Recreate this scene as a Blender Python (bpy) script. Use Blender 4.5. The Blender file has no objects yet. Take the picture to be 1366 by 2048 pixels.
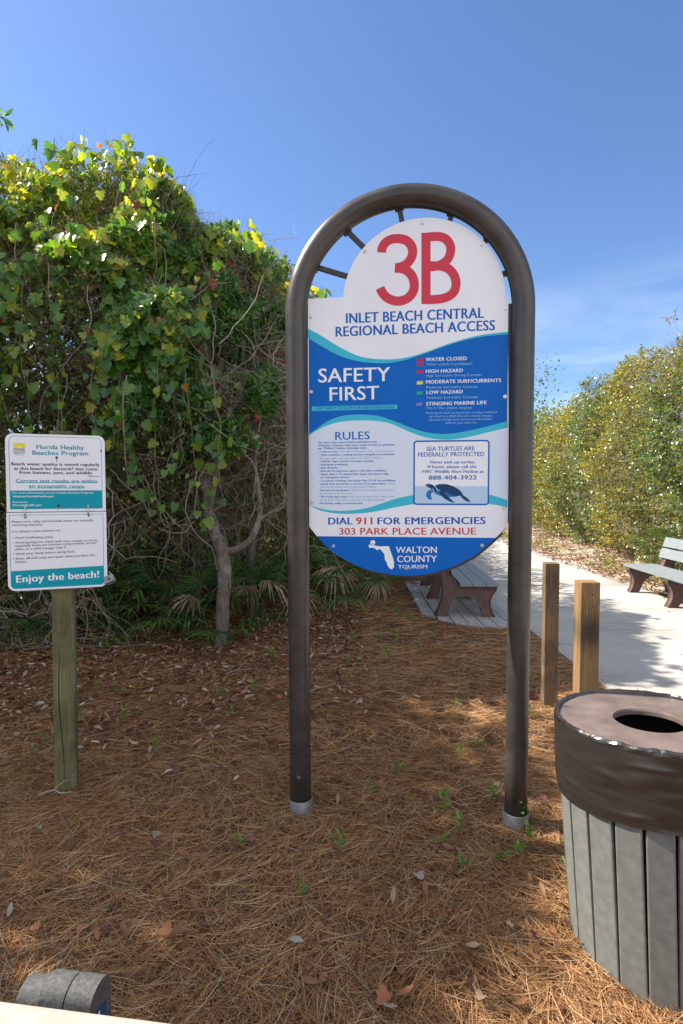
import bpy, math, random
import numpy as np
from mathutils import Vector, Matrix, noise

R = math.radians
scene = bpy.context.scene
col = scene.collection

# ------------------------------------------------------------------ camera
cam_data = bpy.data.cameras.new('camera')
cam = bpy.data.objects.new('camera', cam_data)
col.objects.link(cam)
cam.location = (0, 0, 1.6)
cam.rotation_euler = (math.pi / 2 - 0.042, 0, 0)
cam_data.sensor_fit = 'VERTICAL'
cam_data.sensor_height = 36.0
cam_data.sensor_width = 24.0
cam_data.lens = 36.0 * 1120 / 2048
cam_data.clip_start = 0.05
cam_data.clip_end = 2000
scene.camera = cam

# ------------------------------------------------------------------ light
SUN_AZ = R(-74)          # clockwise from +Y, the sun stands behind the thicket on the left
SUN_EL = R(46)
world = bpy.data.worlds.new('World')
scene.world = world
world.use_nodes = True
wn, wl = world.node_tree.nodes, world.node_tree.links
wn.clear()
sky = wn.new('ShaderNodeTexSky')
sky.sky_type = 'NISHITA'
sky.sun_disc = False
sky.sun_elevation = SUN_EL
sky.sun_rotation = SUN_AZ
sky.altitude = 0
sky.air_density = 1.0
sky.dust_density = 0.5
sky.ozone_density = 2.4
bg = wn.new('ShaderNodeBackground')
bg.inputs['Strength'].default_value = 0.15
wo = wn.new('ShaderNodeOutputWorld')
# thin cirrus low over the path
tc = wn.new('ShaderNodeTexCoord')
mp = wn.new('ShaderNodeMapping')
mp.inputs['Scale'].default_value = (1.6, 1.6, 5.0)
mp.inputs['Rotation'].default_value = (0.25, 0.1, 0.3)
nz = wn.new('ShaderNodeTexNoise')
nz.inputs['Scale'].default_value = 2.6
nz.inputs['Detail'].default_value = 6
nz.inputs['Roughness'].default_value = 0.52
nz.inputs['Distortion'].default_value = 0.35
rp = wn.new('ShaderNodeValToRGB')
rp.color_ramp.elements[0].position = 0.40
rp.color_ramp.elements[1].position = 0.8
sx = wn.new('ShaderNodeSeparateXYZ')
el = wn.new('ShaderNodeMapRange')       # cirrus only in the lower sky
el.inputs['From Min'].default_value = 0.36
el.inputs['From Max'].default_value = 0.12
mu = wn.new('ShaderNodeMath'); mu.operation = 'MULTIPLY'
mu2 = wn.new('ShaderNodeMath'); mu2.operation = 'MULTIPLY'; mu2.inputs[1].default_value = 0.62
mx = wn.new('ShaderNodeMix'); mx.data_type = 'RGBA'
mx.inputs['B'].default_value = (4.6, 4.8, 5.0, 1)
wl.new(tc.outputs['Generated'], mp.inputs['Vector'])
wl.new(mp.outputs['Vector'], nz.inputs['Vector'])
wl.new(nz.outputs['Fac'], rp.inputs['Fac'])
wl.new(tc.outputs['Generated'], sx.inputs['Vector'])
wl.new(sx.outputs['Z'], el.inputs['Value'])
wl.new(rp.outputs['Color'], mu.inputs[0])
wl.new(el.outputs['Result'], mu.inputs[1])
wl.new(mu.outputs['Value'], mu2.inputs[0])
wl.new(mu2.outputs['Value'], mx.inputs['Factor'])
tint = wn.new('ShaderNodeMix'); tint.data_type = 'RGBA'; tint.blend_type = 'MULTIPLY'
tint.inputs['Factor'].default_value = 1
tint.inputs['B'].default_value = (0.40, 0.465, 0.565, 1)       # clear dry autumn air, deeper blue
wl.new(sky.outputs['Color'], tint.inputs['A'])
wl.new(tint.outputs['Result'], mx.inputs['A'])
# added unseen cloud bank over and behind the viewer, put in to lift the shade
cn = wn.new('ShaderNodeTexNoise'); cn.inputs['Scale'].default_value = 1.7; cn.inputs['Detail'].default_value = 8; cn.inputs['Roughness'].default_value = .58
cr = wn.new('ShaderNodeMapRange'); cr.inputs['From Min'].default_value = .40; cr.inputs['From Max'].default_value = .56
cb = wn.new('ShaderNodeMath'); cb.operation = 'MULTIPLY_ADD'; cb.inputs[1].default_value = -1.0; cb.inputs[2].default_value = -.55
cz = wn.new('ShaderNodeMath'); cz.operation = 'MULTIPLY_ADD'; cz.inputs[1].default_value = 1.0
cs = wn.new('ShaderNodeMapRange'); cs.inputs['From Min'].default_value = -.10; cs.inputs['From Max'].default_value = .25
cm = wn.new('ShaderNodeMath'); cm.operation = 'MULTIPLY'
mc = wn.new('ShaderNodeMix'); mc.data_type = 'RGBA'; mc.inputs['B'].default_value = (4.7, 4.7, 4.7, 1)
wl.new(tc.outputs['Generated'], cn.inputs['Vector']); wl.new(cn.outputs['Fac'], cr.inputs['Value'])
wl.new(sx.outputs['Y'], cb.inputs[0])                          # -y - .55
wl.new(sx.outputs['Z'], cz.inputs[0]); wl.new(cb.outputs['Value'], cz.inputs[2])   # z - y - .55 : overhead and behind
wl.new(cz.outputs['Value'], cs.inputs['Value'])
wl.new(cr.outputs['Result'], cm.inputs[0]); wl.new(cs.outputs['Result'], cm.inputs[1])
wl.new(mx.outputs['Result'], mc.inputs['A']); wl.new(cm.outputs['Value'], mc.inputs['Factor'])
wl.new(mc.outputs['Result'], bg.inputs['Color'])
wl.new(bg.outputs['Background'], wo.inputs['Surface'])

sun_data = bpy.data.lights.new('sun', 'SUN')
sun_data.energy = 5.0
sun_data.angle = R(0.55)
sun_data.color = (1.0, 0.93, 0.82)
sun = bpy.data.objects.new('sun', sun_data)
col.objects.link(sun)
to_sun = Vector((math.sin(SUN_AZ) * math.cos(SUN_EL), math.cos(SUN_AZ) * math.cos(SUN_EL), math.sin(SUN_EL)))
sun.rotation_euler = to_sun.to_track_quat('Z', 'Y').to_euler()
sun.location = to_sun * 60

vs = scene.view_settings
vs.view_transform = 'Standard'
vs.look = 'None'
vs.gamma = 1.0
vs.exposure = 1.27
scene.cycles.max_bounces = 7
scene.cycles.diffuse_bounces = 4
scene.cycles.transmission_bounces = 5
scene.cycles.transparent_max_bounces = 6
scene.cycles.glossy_bounces = 3
scene.cycles.use_denoising = True
scene.cycles.sample_clamp_indirect = 6

# ------------------------------------------------------------------ helpers
def tag(o, label=None, cat=None, group=None, kind=None):
    if label: o['label'] = label
    if cat: o['category'] = cat
    if group: o['group'] = group
    if kind: o['kind'] = kind
    return o

def empty(name, loc=(0, 0, 0), rz=0.0):
    o = bpy.data.objects.new(name, None)
    o.empty_display_size = 0.1
    col.objects.link(o)
    o.location = loc
    o.rotation_euler = (0, 0, rz)
    return o

def copy_tree(o, parent=None):
    c = o.copy()
    col.objects.link(c)
    if parent is not None: c.parent = parent
    for ch in [k for k in bpy.data.objects if k.parent == o]:
        copy_tree(ch, c)
    return c

def link_mesh(name, me, mats, parent=None, smooth=False):
    o = bpy.data.objects.new(name, me)
    for m in (mats if isinstance(mats, (list, tuple)) else [mats]):
        me.materials.append(m)
    col.objects.link(o)
    if parent is not None: o.parent = parent
    if smooth: me.shade_smooth()
    return o

class MB:
    """collects polygons, then links them as one mesh object"""
    def __init__(self): self.v, self.f, self.m = [], [], []
    def poly(self, pts, mi=0):
        n = len(self.v); self.v += [tuple(p) for p in pts]
        self.f.append(list(range(n, n + len(pts)))); self.m.append(mi)
    def add(self, vs_, fs_, mi=0):
        n = len(self.v); self.v += [tuple(p) for p in vs_]
        for f in fs_: self.f.append([i + n for i in f]); self.m.append(mi)
    def box(self, x0, x1, y0, y1, z0, z1, mi=0, bev=0.0, M=None):
        if bev <= 0:
            vs_ = [(x, y, z) for z in (z0, z1) for y in (y0, y1) for x in (x0, x1)]
            fs_ = [(0, 2, 3, 1), (4, 5, 7, 6), (0, 1, 5, 4), (2, 6, 7, 3), (0, 4, 6, 2), (1, 3, 7, 5)]
        else:
            import bmesh
            bm = bmesh.new(); bmesh.ops.create_cube(bm, size=1)
            for v in bm.verts:
                v.co = ((x0 + x1) / 2 + v.co.x * (x1 - x0), (y0 + y1) / 2 + v.co.y * (y1 - y0), (z0 + z1) / 2 + v.co.z * (z1 - z0))
            bmesh.ops.bevel(bm, geom=list(bm.edges), offset=bev, segments=2, affect='EDGES', profile=0.6)
            bm.verts.index_update()
            vs_ = [v.co.copy() for v in bm.verts]; fs_ = [[v.index for v in f.verts] for f in bm.faces]
            bm.free()
        if M is not None: vs_ = [M @ Vector(p) for p in vs_]
        self.add(vs_, fs_, mi)
    def prism(self, outline, d0, d1, axis='y', mi=0):
        """outline in the plane across `axis` (x,z for y; x,y for z), pulled from d0 to d1"""
        put = {'y': lambda a, b, d: (a, d, b), 'z': lambda a, b, d: (a, b, d), 'x': lambda a, b, d: (d, a, b)}[axis]
        n = len(outline)
        a = [put(p[0], p[1], d0) for p in outline]; b = [put(p[0], p[1], d1) for p in outline]
        fs_ = [list(range(n)), list(range(2 * n - 1, n - 1, -1))] + [(i, n + i, n + (i + 1) % n, (i + 1) % n) for i in range(n)]
        self.add(a + b, fs_, mi)
    def tube(self, pts, rad, sides=8, mi=0, caps=True, bump=0.0, seed=0):
        pts = [Vector(p) for p in pts]
        if not isinstance(rad, (list, tuple)): rad = [rad] * len(pts)
        up = None; rings = []
        for i, p in enumerate(pts):
            t = (pts[min(i + 1, len(pts) - 1)] - pts[max(i - 1, 0)]).normalized()
            if up is None:
                up = t.orthogonal().normalized()
            up = (up - t * up.dot(t)).normalized()
            b = t.cross(up)
            ring = []
            for k in range(sides):
                a = 2 * math.pi * k / sides
                d = up * math.cos(a) + b * math.sin(a)
                r = rad[i]
                if bump: r *= 1 + bump * noise.noise(Vector((d.x * 2 + seed, d.y * 2, i * .45)))
                ring.append(p + d * r)
            rings.append(ring)
        n = len(self.v)
        for r_ in rings: self.v += [tuple(p) for p in r_]
        for i in range(len(rings) - 1):
            for k in range(sides):
                k2 = (k + 1) % sides
                self.f.append([n + i * sides + k, n + i * sides + k2, n + (i + 1) * sides + k2, n + (i + 1) * sides + k]); self.m.append(mi)
        if caps:
            self.f.append([n + k for k in range(sides)][::-1]); self.m.append(mi)
            m_ = n + (len(rings) - 1) * sides
            self.f.append([m_ + k for k in range(sides)]); self.m.append(mi)
    def lathe(self, prof, sides=48, mi=0, c=(0, 0), closed=False, wob=None):
        n = len(self.v); m_ = len(prof)
        for i, (r, z) in enumerate(prof):
            for k in range(sides):
                a = 2 * math.pi * k / sides
                dr, dz = wob(a, z, i) if wob else (0, 0)
                self.v.append((c[0] + (r + dr) * math.cos(a), c[1] + (r + dr) * math.sin(a), z + dz))
        for i in range(m_ if closed else m_ - 1):
            j = (i + 1) % m_
            for k in range(sides):
                k2 = (k + 1) % sides
                self.f.append([n + i * sides + k, n + i * sides + k2, n + j * sides + k2, n + j * sides + k]); self.m.append(mi)
    def build(self, name, mats, parent=None, smooth=False):
        me = bpy.data.meshes.new(name)
        me.from_pydata(self.v, [], self.f)
        me.polygons.foreach_set('material_index', self.m)
        me.update()
        return link_mesh(name, me, mats, parent, smooth)

def np_mesh(name, V, Fc, mat, parent=None, smooth=False):
    """V (n,3) float, Fc (m,k) int: one mesh of equal-sided faces"""
    V = np.ascontiguousarray(V, dtype=np.float32); Fc = np.ascontiguousarray(Fc, dtype=np.int32)
    me = bpy.data.meshes.new(name)
    me.vertices.add(len(V)); me.vertices.foreach_set('co', V.ravel())
    k = Fc.shape[1]
    me.loops.add(Fc.size); me.loops.foreach_set('vertex_index', Fc.ravel())
    me.polygons.add(len(Fc))
    me.polygons.foreach_set('loop_start', np.arange(0, Fc.size, k, dtype=np.int32))
    me.polygons.foreach_set('loop_total', np.full(len(Fc), k, dtype=np.int32))
    me.update(calc_edges=True)
    return link_mesh(name, me, mat, parent, smooth)

def unit(a): return a / np.maximum(np.linalg.norm(a, axis=-1, keepdims=True), 1e-9)

# ------------------------------------------------------------------ materials
def new_mat(name):
    m = bpy.data.materials.new(name); m.use_nodes = True
    nt = m.node_tree; nt.nodes.clear()
    out = nt.nodes.new('ShaderNodeOutputMaterial')
    return m, nt, out

def principled(nt, base, rough, metal=0.0, spec=0.5, coat=0.0):
    b = nt.nodes.new('ShaderNodeBsdfPrincipled')
    if base is not None: b.inputs['Base Color'].default_value = (*base, 1)
    b.inputs['Roughness'].default_value = rough
    b.inputs['Metallic'].default_value = metal
    b.inputs['Specular IOR Level'].default_value = spec
    b.inputs['Coat Weight'].default_value = coat
    return b

def ramp(nt, stops, interp='LINEAR'):
    r = nt.nodes.new('ShaderNodeValToRGB'); cr = r.color_ramp; cr.interpolation = interp
    while len(cr.elements) < len(stops): cr.elements.new(0.5)
    for e, (p, c) in zip(cr.elements, stops): e.position = p; e.color = (*c, 1)
    return r

def noise_node(nt, scale, detail=6, rough=0.6, vec=None, dist=0.0, mapping=None):
    n = nt.nodes.new('ShaderNodeTexNoise')
    n.inputs['Scale'].default_value = scale; n.inputs['Detail'].default_value = detail
    n.inputs['Roughness'].default_value = rough; n.inputs['Distortion'].default_value = dist
    t = nt.nodes.new('ShaderNodeTexCoord')
    src = t.outputs[vec or 'Object']
    if mapping:
        mp_ = nt.nodes.new('ShaderNodeMapping'); mp_.inputs['Scale'].default_value = mapping
        nt.links.new(src, mp_.inputs['Vector']); src = mp_.outputs['Vector']
    nt.links.new(src, n.inputs['Vector'])
    return n

def add_bump(nt, bsdf, height_out, strength=0.3, dist=0.01):
    bu = nt.nodes.new('ShaderNodeBump'); bu.inputs['Strength'].default_value = strength; bu.inputs['Distance'].default_value = dist
    nt.links.new(height_out, bu.inputs['Height']); nt.links.new(bu.outputs['Normal'], bsdf.inputs['Normal'])

def mottled(name, c0, c1, scale, rough=0.6, metal=0.0, spec=0.5, bump=0.0, bdist=0.005, detail=6, mapping=None, lo=.35, hi=.65, coat=0.0, rvar=0.0):
    m, nt, out = new_mat(name)
    b = principled(nt, None, rough, metal, spec, coat)
    n = noise_node(nt, scale, detail, mapping=mapping)
    r = ramp(nt, [(lo, c0), (hi, c1)])
    nt.links.new(n.outputs['Fac'], r.inputs['Fac']); nt.links.new(r.outputs['Color'], b.inputs['Base Color'])
    if bump: add_bump(nt, b, n.outputs['Fac'], bump, bdist)
    if rvar:
        mr = nt.nodes.new('ShaderNodeMapRange'); mr.inputs['From Min'].default_value = .3; mr.inputs['From Max'].default_value = .7
        mr.inputs['To Min'].default_value = rough - rvar; mr.inputs['To Max'].default_value = rough + rvar
        nt.links.new(n.outputs['Fac'], mr.inputs['Value']); nt.links.new(mr.outputs['Result'], b.inputs['Roughness'])
    nt.links.new(b.outputs['BSDF'], out.inputs['Surface'])
    return m

def flat(name, c, rough=0.5, metal=0.0, spec=0.5):
    m, nt, out = new_mat(name)
    b = principled(nt, c, rough, metal, spec)
    nt.links.new(b.outputs['BSDF'], out.inputs['Surface'])
    return m

def leaf_mat(name, stops, trans=0.4, tint=(1.6, 1.5, 0.7), rough=0.45, spec=0.5):
    """every leaf its own colour (random per island), thin and translucent"""
    m, nt, out = new_mat(name)
    g = nt.nodes.new('ShaderNodeNewGeometry')
    r = ramp(nt, stops)
    nt.links.new(g.outputs['Random Per Island'], r.inputs['Fac'])
    b = principled(nt, None, rough, 0, spec)
    nt.links.new(r.outputs['Color'], b.inputs['Base Color'])
    t = nt.nodes.new('ShaderNodeBsdfTranslucent')
    tn = nt.nodes.new('ShaderNodeMix'); tn.data_type = 'RGBA'; tn.blend_type = 'MULTIPLY'; tn.inputs['Factor'].default_value = 1
    tn.inputs['B'].default_value = (*tint, 1)
    nt.links.new(r.outputs['Color'], tn.inputs['A']); nt.links.new(tn.outputs['Result'], t.inputs['Color'])
    mxs = nt.nodes.new('ShaderNodeMixShader'); mxs.inputs['Fac'].default_value = trans
    nt.links.new(b.outputs['BSDF'], mxs.inputs[1]); nt.links.new(t.outputs['BSDF'], mxs.inputs[2])
    nt.links.new(mxs.outputs['Shader'], out.inputs['Surface'])
    return m

def island_mat(name, stops, rough=0.8, spec=0.3):
    m, nt, out = new_mat(name)
    g = nt.nodes.new('ShaderNodeNewGeometry'); r = ramp(nt, stops)
    nt.links.new(g.outputs['Random Per Island'], r.inputs['Fac'])
    b = principled(nt, None, rough, 0, spec)
    nt.links.new(r.outputs['Color'], b.inputs['Base Color'])
    nt.links.new(b.outputs['BSDF'], out.inputs['Surface'])
    return m

def wood_mat(name, c0, c1, dark, grain=(60, 60, 2.2), stain=0.0, rough=0.85, blot=None):
    m, nt, out = new_mat(name)
    b = principled(nt, None, rough, 0, 0.25)
    n = noise_node(nt, 1.0, 8, 0.65, mapping=grain, dist=0.6)
    r = ramp(nt, [(.3, c0), (.48, c1), (.56, c0), (.72, c1)])
    nt.links.new(n.outputs['Fac'], r.inputs['Fac'])
    n2 = noise_node(nt, 5.5, 5, 0.6, mapping=(1, 1, .45))
    r2 = ramp(nt, [(.5 - stain * .12, (0, 0, 0)), (.78 - stain * .2, (1, 1, 1))])
    nt.links.new(n2.outputs['Fac'], r2.inputs['Fac'])
    mx_ = nt.nodes.new('ShaderNodeMix'); mx_.data_type = 'RGBA'
    nt.links.new(r2.outputs['Color'], mx_.inputs['Factor']); nt.links.new(r.outputs['Color'], mx_.inputs['A'])
    mx_.inputs['B'].default_value = (*dark, 1)
    last = mx_.outputs['Result']
    if blot:                                   # one black soaked-in stain
        t = nt.nodes.new('ShaderNodeTexCoord'); mp_ = nt.nodes.new('ShaderNodeMapping')
        mp_.vector_type = 'TEXTURE'; mp_.inputs['Location'].default_value = blot[0]; mp_.inputs['Scale'].default_value = [1 / s for s in blot[1]]
        nt.links.new(t.outputs['Object'], mp_.inputs['Vector'])
        ln_ = nt.nodes.new('ShaderNodeVectorMath'); ln_.operation = 'LENGTH'; nt.links.new(mp_.outputs['Vector'], ln_.inputs[0])
        ad = nt.nodes.new('ShaderNodeMath'); ad.operation = 'MULTIPLY_ADD'; ad.inputs[1].default_value = 1.3; nt.links.new(n.outputs['Fac'], ad.inputs[0]); nt.links.new(ln_.outputs['Value'], ad.inputs[2])
        r3 = ramp(nt, [(.95, (.9, .9, .9)), (1.0, (0, 0, 0))]); r3.color_ramp.elements[0].position = .55
        dv = nt.nodes.new('ShaderNodeMath'); dv.operation = 'MULTIPLY'; dv.inputs[1].default_value = .55; nt.links.new(ad.outputs['Value'], dv.inputs[0])
        nt.links.new(dv.outputs['Value'], r3.inputs['Fac'])
        m3 = nt.nodes.new('ShaderNodeMix'); m3.data_type = 'RGBA'; nt.links.new(r3.outputs['Color'], m3.inputs['Factor']); nt.links.new(last, m3.inputs['A']); m3.inputs['B'].default_value = (*dark, 1); last = m3.outputs['Result']
    nt.links.new(last, b.inputs['Base Color'])
    add_bump(nt, b, n.outputs['Fac'], 0.35, 0.003)
    nt.links.new(b.outputs['BSDF'], out.inputs['Surface'])
    return m

def bark_mat(name, c0, c1, lich):
    m, nt, out = new_mat(name)
    b = principled(nt, None, 0.9, 0, 0.2)
    n = noise_node(nt, 1.0, 8, 0.7, mapping=(38, 38, 11), dist=0.9)
    r = ramp(nt, [(.36, c0), (.6, c1)])
    nt.links.new(n.outputs['Fac'], r.inputs['Fac'])
    n2 = noise_node(nt, 7.0, 4, 0.6)
    r2 = ramp(nt, [(.5, (0, 0, 0)), (.68, (.8, .8, .8))])
    nt.links.new(n2.outputs['Fac'], r2.inputs['Fac'])
    mx_ = nt.nodes.new('ShaderNodeMix'); mx_.data_type = 'RGBA'
    nt.links.new(r2.outputs['Color'], mx_.inputs['Factor']); nt.links.new(r.outputs['Color'], mx_.inputs['A'])
    mx_.inputs['B'].default_value = (*lich, 1)
    nt.links.new(mx_.outputs['Result'], b.inputs['Base Color'])
    add_bump(nt, b, n.outputs['Fac'], 0.9, 0.012)
    nt.links.new(b.outputs['BSDF'], out.inputs['Surface'])
    return m

M = {}
M['bronze'] = mottled('bronze_paint', (.046, .041, .037), (.072, .062, .054), 9, rough=.32, metal=.3, spec=.5, rvar=.07)
M['bronze_dark'] = mottled('bronze_bar', (.035, .032, .032), (.05, .045, .042), 14, rough=.5, metal=.2)
M['galv'] = mottled('galvanised_sleeve', (.17, .17, .17), (.28, .28, .275), 22, rough=.55, metal=.5, bump=.2)
M['steel'] = flat('steel', (.55, .55, .56), .28, .9)
M['panel_white'] = mottled('sign_white', (.71, .73, .79), (.775, .79, .84), 1.6, rough=.42, spec=.3)
M['print_blue'] = mottled('print_blue', (.001, .110, .46), (.002, .120, .49), 4, rough=.45, spec=.16)
M['print_teal'] = flat('print_teal', (.045, .45, .60), .45, 0, .2)
M['print_pale'] = flat('print_pale', (.60, .68, .80), .42, 0, .4)
INK = {'blue': (.002, .110, .45), 'royal': (.008, .08, .42), 'red': (.58, .03, .04), 'white': (.80, .80, .82), 'pale': (.28, .50, .72), 'mid': (.22, .36, .58),
       'flag_red': (.5, .02, .03), 'flag_yellow': (.75, .6, .02), 'flag_green': (.02, .34, .2), 'flag_purple': (.22, .17, .5),
       'teal': (.0, .29, .38), 'black': (.03, .025, .03), 'grey': (.12, .12, .15), 'orange': (.6, .17, .05), 'yellow': (.75, .62, .08), 'big_red': (.55, .045, .075),
       'navy': (.006, .05, .14), 'sea': (.012, .17, .42), 'water': (.42, .58, .76), 'rust': (.35, .2, .05)}
INKM = {k: flat('ink_' + k, c, .45, 0, .2) for k, c in INK.items()}
M['post_new'] = wood_mat('raw_post', (.28, .172, .078), (.18, .108, .05), (.04, .032, .025), stain=.15, blot=((0, 0, .83), (13, 2, 9)))
M['post_grey'] = wood_mat('weathered_post', (.20, .13, .07), (.13, .085, .048), (.035, .03, .025), stain=.6)
M['post_green'] = wood_mat('mossy_post', (.20, .18, .09), (.13, .125, .06), (.05, .055, .025), stain=.7)
M['plank'] = mottled('grey_plank', (.155, .175, .185), (.215, .235, .245), 18, rough=.6, mapping=(6, .5, 6), bump=.15, spec=.4)
M['bench_brown'] = mottled('brown_plastic', (.075, .04, .032), (.12, .068, .055), 20, rough=.6, bump=.25, bdist=.003)
M['deck'] = mottled('deck_grey', (.25, .245, .25), (.40, .385, .37), 6, rough=.8, mapping=(7, .8, 7), bump=.2)
M['slat'] = mottled('bin_slat', (.12, .125, .115), (.16, .165, .15), 30, rough=.62, spec=.35, bump=.08, bdist=.002)
M['lid'] = mottled('bin_lid', (.100, .072, .060), (.155, .116, .100), 9, rough=.48, spec=.45, detail=10, bump=.05, rvar=.1)
M['inside'] = flat('bin_inside', (.015, .015, .017), .6)
M['beige'] = mottled('beige_plank', (.30, .255, .215), (.37, .32, .27), 25, rough=.7, bump=.15, bdist=.002)
M['charcoal'] = mottled('charcoal_plastic', (.042, .043, .043), (.10, .10, .096), 150, rough=.75, bump=.5, bdist=.002, lo=.42, hi=.7)

# bin bag: thin dark plastic with stretched creases
def bag_material():
    m, nt, out = new_mat('bin_bag_plastic')
    b = principled(nt, (.024, .021, .019), .26, 0, .55, .3)
    b.inputs['Coat Roughness'].default_value = .16
    t = nt.nodes.new('ShaderNodeTexCoord'); mp_ = nt.nodes.new('ShaderNodeMapping')
    mp_.inputs['Scale'].default_value = (5, 5, 24); mp_.inputs['Rotation'].default_value = (R(16), R(-12), 0)
    nt.links.new(t.outputs['Object'], mp_.inputs['Vector'])
    n = nt.nodes.new('ShaderNodeTexNoise'); n.noise_type = 'RIDGED_MULTIFRACTAL'
    n.inputs['Scale'].default_value = .9; n.inputs['Detail'].default_value = 5; n.inputs['Roughness'].default_value = .55; n.inputs['Distortion'].default_value = .5
    nt.links.new(mp_.outputs['Vector'], n.inputs['Vector'])
    add_bump(nt, b, n.outputs['Fac'], .55, .012)
    nt.links.new(b.outputs['BSDF'], out.inputs['Surface'])
    return m
M['bag'] = bag_material()

def concrete_material():
    m, nt, out = new_mat('concrete')
    b = principled(nt, None, .9, 0, .2)
    n = noise_node(nt, .9, 9, .65); r = ramp(nt, [(.32, (.31, .292, .268)), (.5, (.42, .40, .37)), (.68, (.48, .455, .42))])
    nt.links.new(n.outputs['Fac'], r.inputs['Fac'])
    n2 = noise_node(nt, 85, 4, .7); r2 = ramp(nt, [(.36, (.70, .70, .70)), (.6, (1, 1, 1))])
    nt.links.new(n2.outputs['Fac'], r2.inputs['Fac'])
    mx_ = nt.nodes.new('ShaderNodeMix'); mx_.data_type = 'RGBA'; mx_.blend_type = 'MULTIPLY'; mx_.inputs['Factor'].default_value = .8
    nt.links.new(r.outputs['Color'], mx_.inputs['A']); nt.links.new(r2.outputs['Color'], mx_.inputs['B'])
    nt.links.new(mx_.outputs['Result'], b.inputs['Base Color'])
    add_bump(nt, b, n2.outputs['Fac'], .35, .004)
    nt.links.new(b.outputs['BSDF'], out.inputs['Surface'])
    return m
M['concrete'] = concrete_material()

def ground_material():
    m, nt, out = new_mat('forest_floor')
    b = principled(nt, None, .95, 0, .15)
    n = noise_node(nt, 26, 9, .72, dist=.8); r = ramp(nt, [(.3, (.05, .026, .016)), (.5, (.125, .064, .034)), (.7, (.26, .145, .075))])
    nt.links.new(n.outputs['Fac'], r.inputs['Fac'])
    # sand and pale litter show through beyond the path
    n2 = noise_node(nt, 2.4, 7, .65); r2 = ramp(nt, [(.42, (0, 0, 0)), (.6, (1, 1, 1))])
    nt.links.new(n2.outputs['Fac'], r2.inputs['Fac'])
    t = nt.nodes.new('ShaderNodeTexCoord'); s = nt.nodes.new('ShaderNodeSeparateXYZ'); nt.links.new(t.outputs['Object'], s.inputs['Vector'])
    mr = nt.nodes.new('ShaderNodeMapRange'); mr.inputs['From Min'].default_value = 3.6; mr.inputs['From Max'].default_value = 4.6
    nt.links.new(s.outputs['X'], mr.inputs['Value'])
    mm = nt.nodes.new('ShaderNodeMath'); mm.operation = 'MULTIPLY'
    nt.links.new(mr.outputs['Result'], mm.inputs[0]); nt.links.new(r2.outputs['Color'], mm.inputs[1])
    mx_ = nt.nodes.new('ShaderNodeMix'); mx_.data_type = 'RGBA'
    nt.links.new(mm.outputs['Value'], mx_.inputs['Factor']); nt.links.new(r.outputs['Color'], mx_.inputs['A']); mx_.inputs['B'].default_value = (.50, .44, .36, 1)
    nt.links.new(mx_.outputs['Result'], b.inputs['Base Color'])
    add_bump(nt, b, n.outputs['Fac'], .8, .02)
    nt.links.new(b.outputs['BSDF'], out.inputs['Surface'])
    return m
M['ground'] = ground_material()
M['straw'] = island_mat('pine_needles', [(0, (.085, .036, .018)), (.25, (.25, .112, .048)), (.5, (.43, .215, .092)), (.8, (.62, .36, .16)), (.94, (.70, .48, .25)), (1, (.50, .45, .39))], .75, .3)
M['litter'] = island_mat('dead_leaves', [(0, (.10, .04, .02)), (.35, (.22, .09, .045)), (.6, (.28, .13, .06)), (.8, (.36, .24, .14)), (.93, (.45, .38, .30)), (1, (.30, .07, .04))], .7, .35)
M['twig'] = island_mat('twigs', [(0, (.12, .085, .06)), (.5, (.22, .17, .13)), (1, (.36, .31, .27))], .9, .2)
M['twig_pale'] = island_mat('bare_twigs', [(0, (.15, .115, .085)), (.5, (.27, .225, .18)), (1, (.38, .34, .30))], .9, .2)
M['vine_stem'] = island_mat('vine_stems', [(0, (.14, .10, .07)), (1, (.30, .24, .18))], .8, .3)
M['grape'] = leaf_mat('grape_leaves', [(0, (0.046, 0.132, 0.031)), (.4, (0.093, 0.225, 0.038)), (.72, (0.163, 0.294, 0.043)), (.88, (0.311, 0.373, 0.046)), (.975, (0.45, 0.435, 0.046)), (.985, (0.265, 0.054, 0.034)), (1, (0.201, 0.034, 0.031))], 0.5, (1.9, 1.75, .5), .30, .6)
M['grape_top'] = leaf_mat('sunlit_tone_grape_leaves', [(0, (0.088, 0.187, 0.028)), (.4, (0.165, 0.275, 0.033)), (.75, (0.286, 0.363, 0.039)), (.95, (0.462, 0.440, 0.050)), (.985, (0.396, 0.165, 0.044)), (1, (0.220, 0.061, 0.033))], .58, (2.0, 1.75, .4), .30, .6)  # crest sunlight put into a brighter, yellower copy of the grape leaf colour
M['oak_leaf'] = leaf_mat('oak_leaves', [(0, (0.032, 0.109, 0.041)), (.5, (0.069, 0.178, 0.055)), (.85, (0.131, 0.255, 0.062)), (1, (0.274, 0.347, 0.073))], 0.36, (1.9, 1.9, .6), .32, .6)
M['shrub_leaf'] = leaf_mat('shrub_leaves', [(0, (0.036, 0.087, 0.029)), (.45, (0.087, 0.160, 0.036)), (.8, (0.173, 0.227, 0.047)), (.93, (0.273, 0.291, 0.055)), (.97, (0.400, 0.255, 0.091)), (1, (0.291, 0.109, 0.055))], 0.4, (1.9, 1.8, .55), .35, .6)
M['holly_leaf'] = leaf_mat('holly_leaves', [(0, (0.047, 0.101, 0.030)), (.45, (0.101, 0.169, 0.038)), (.8, (0.176, 0.243, 0.046)), (.93, (0.297, 0.297, 0.054)), (1, (0.405, 0.216, 0.068))], .3, (1.7, 1.6, .5), .28, .7)
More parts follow.
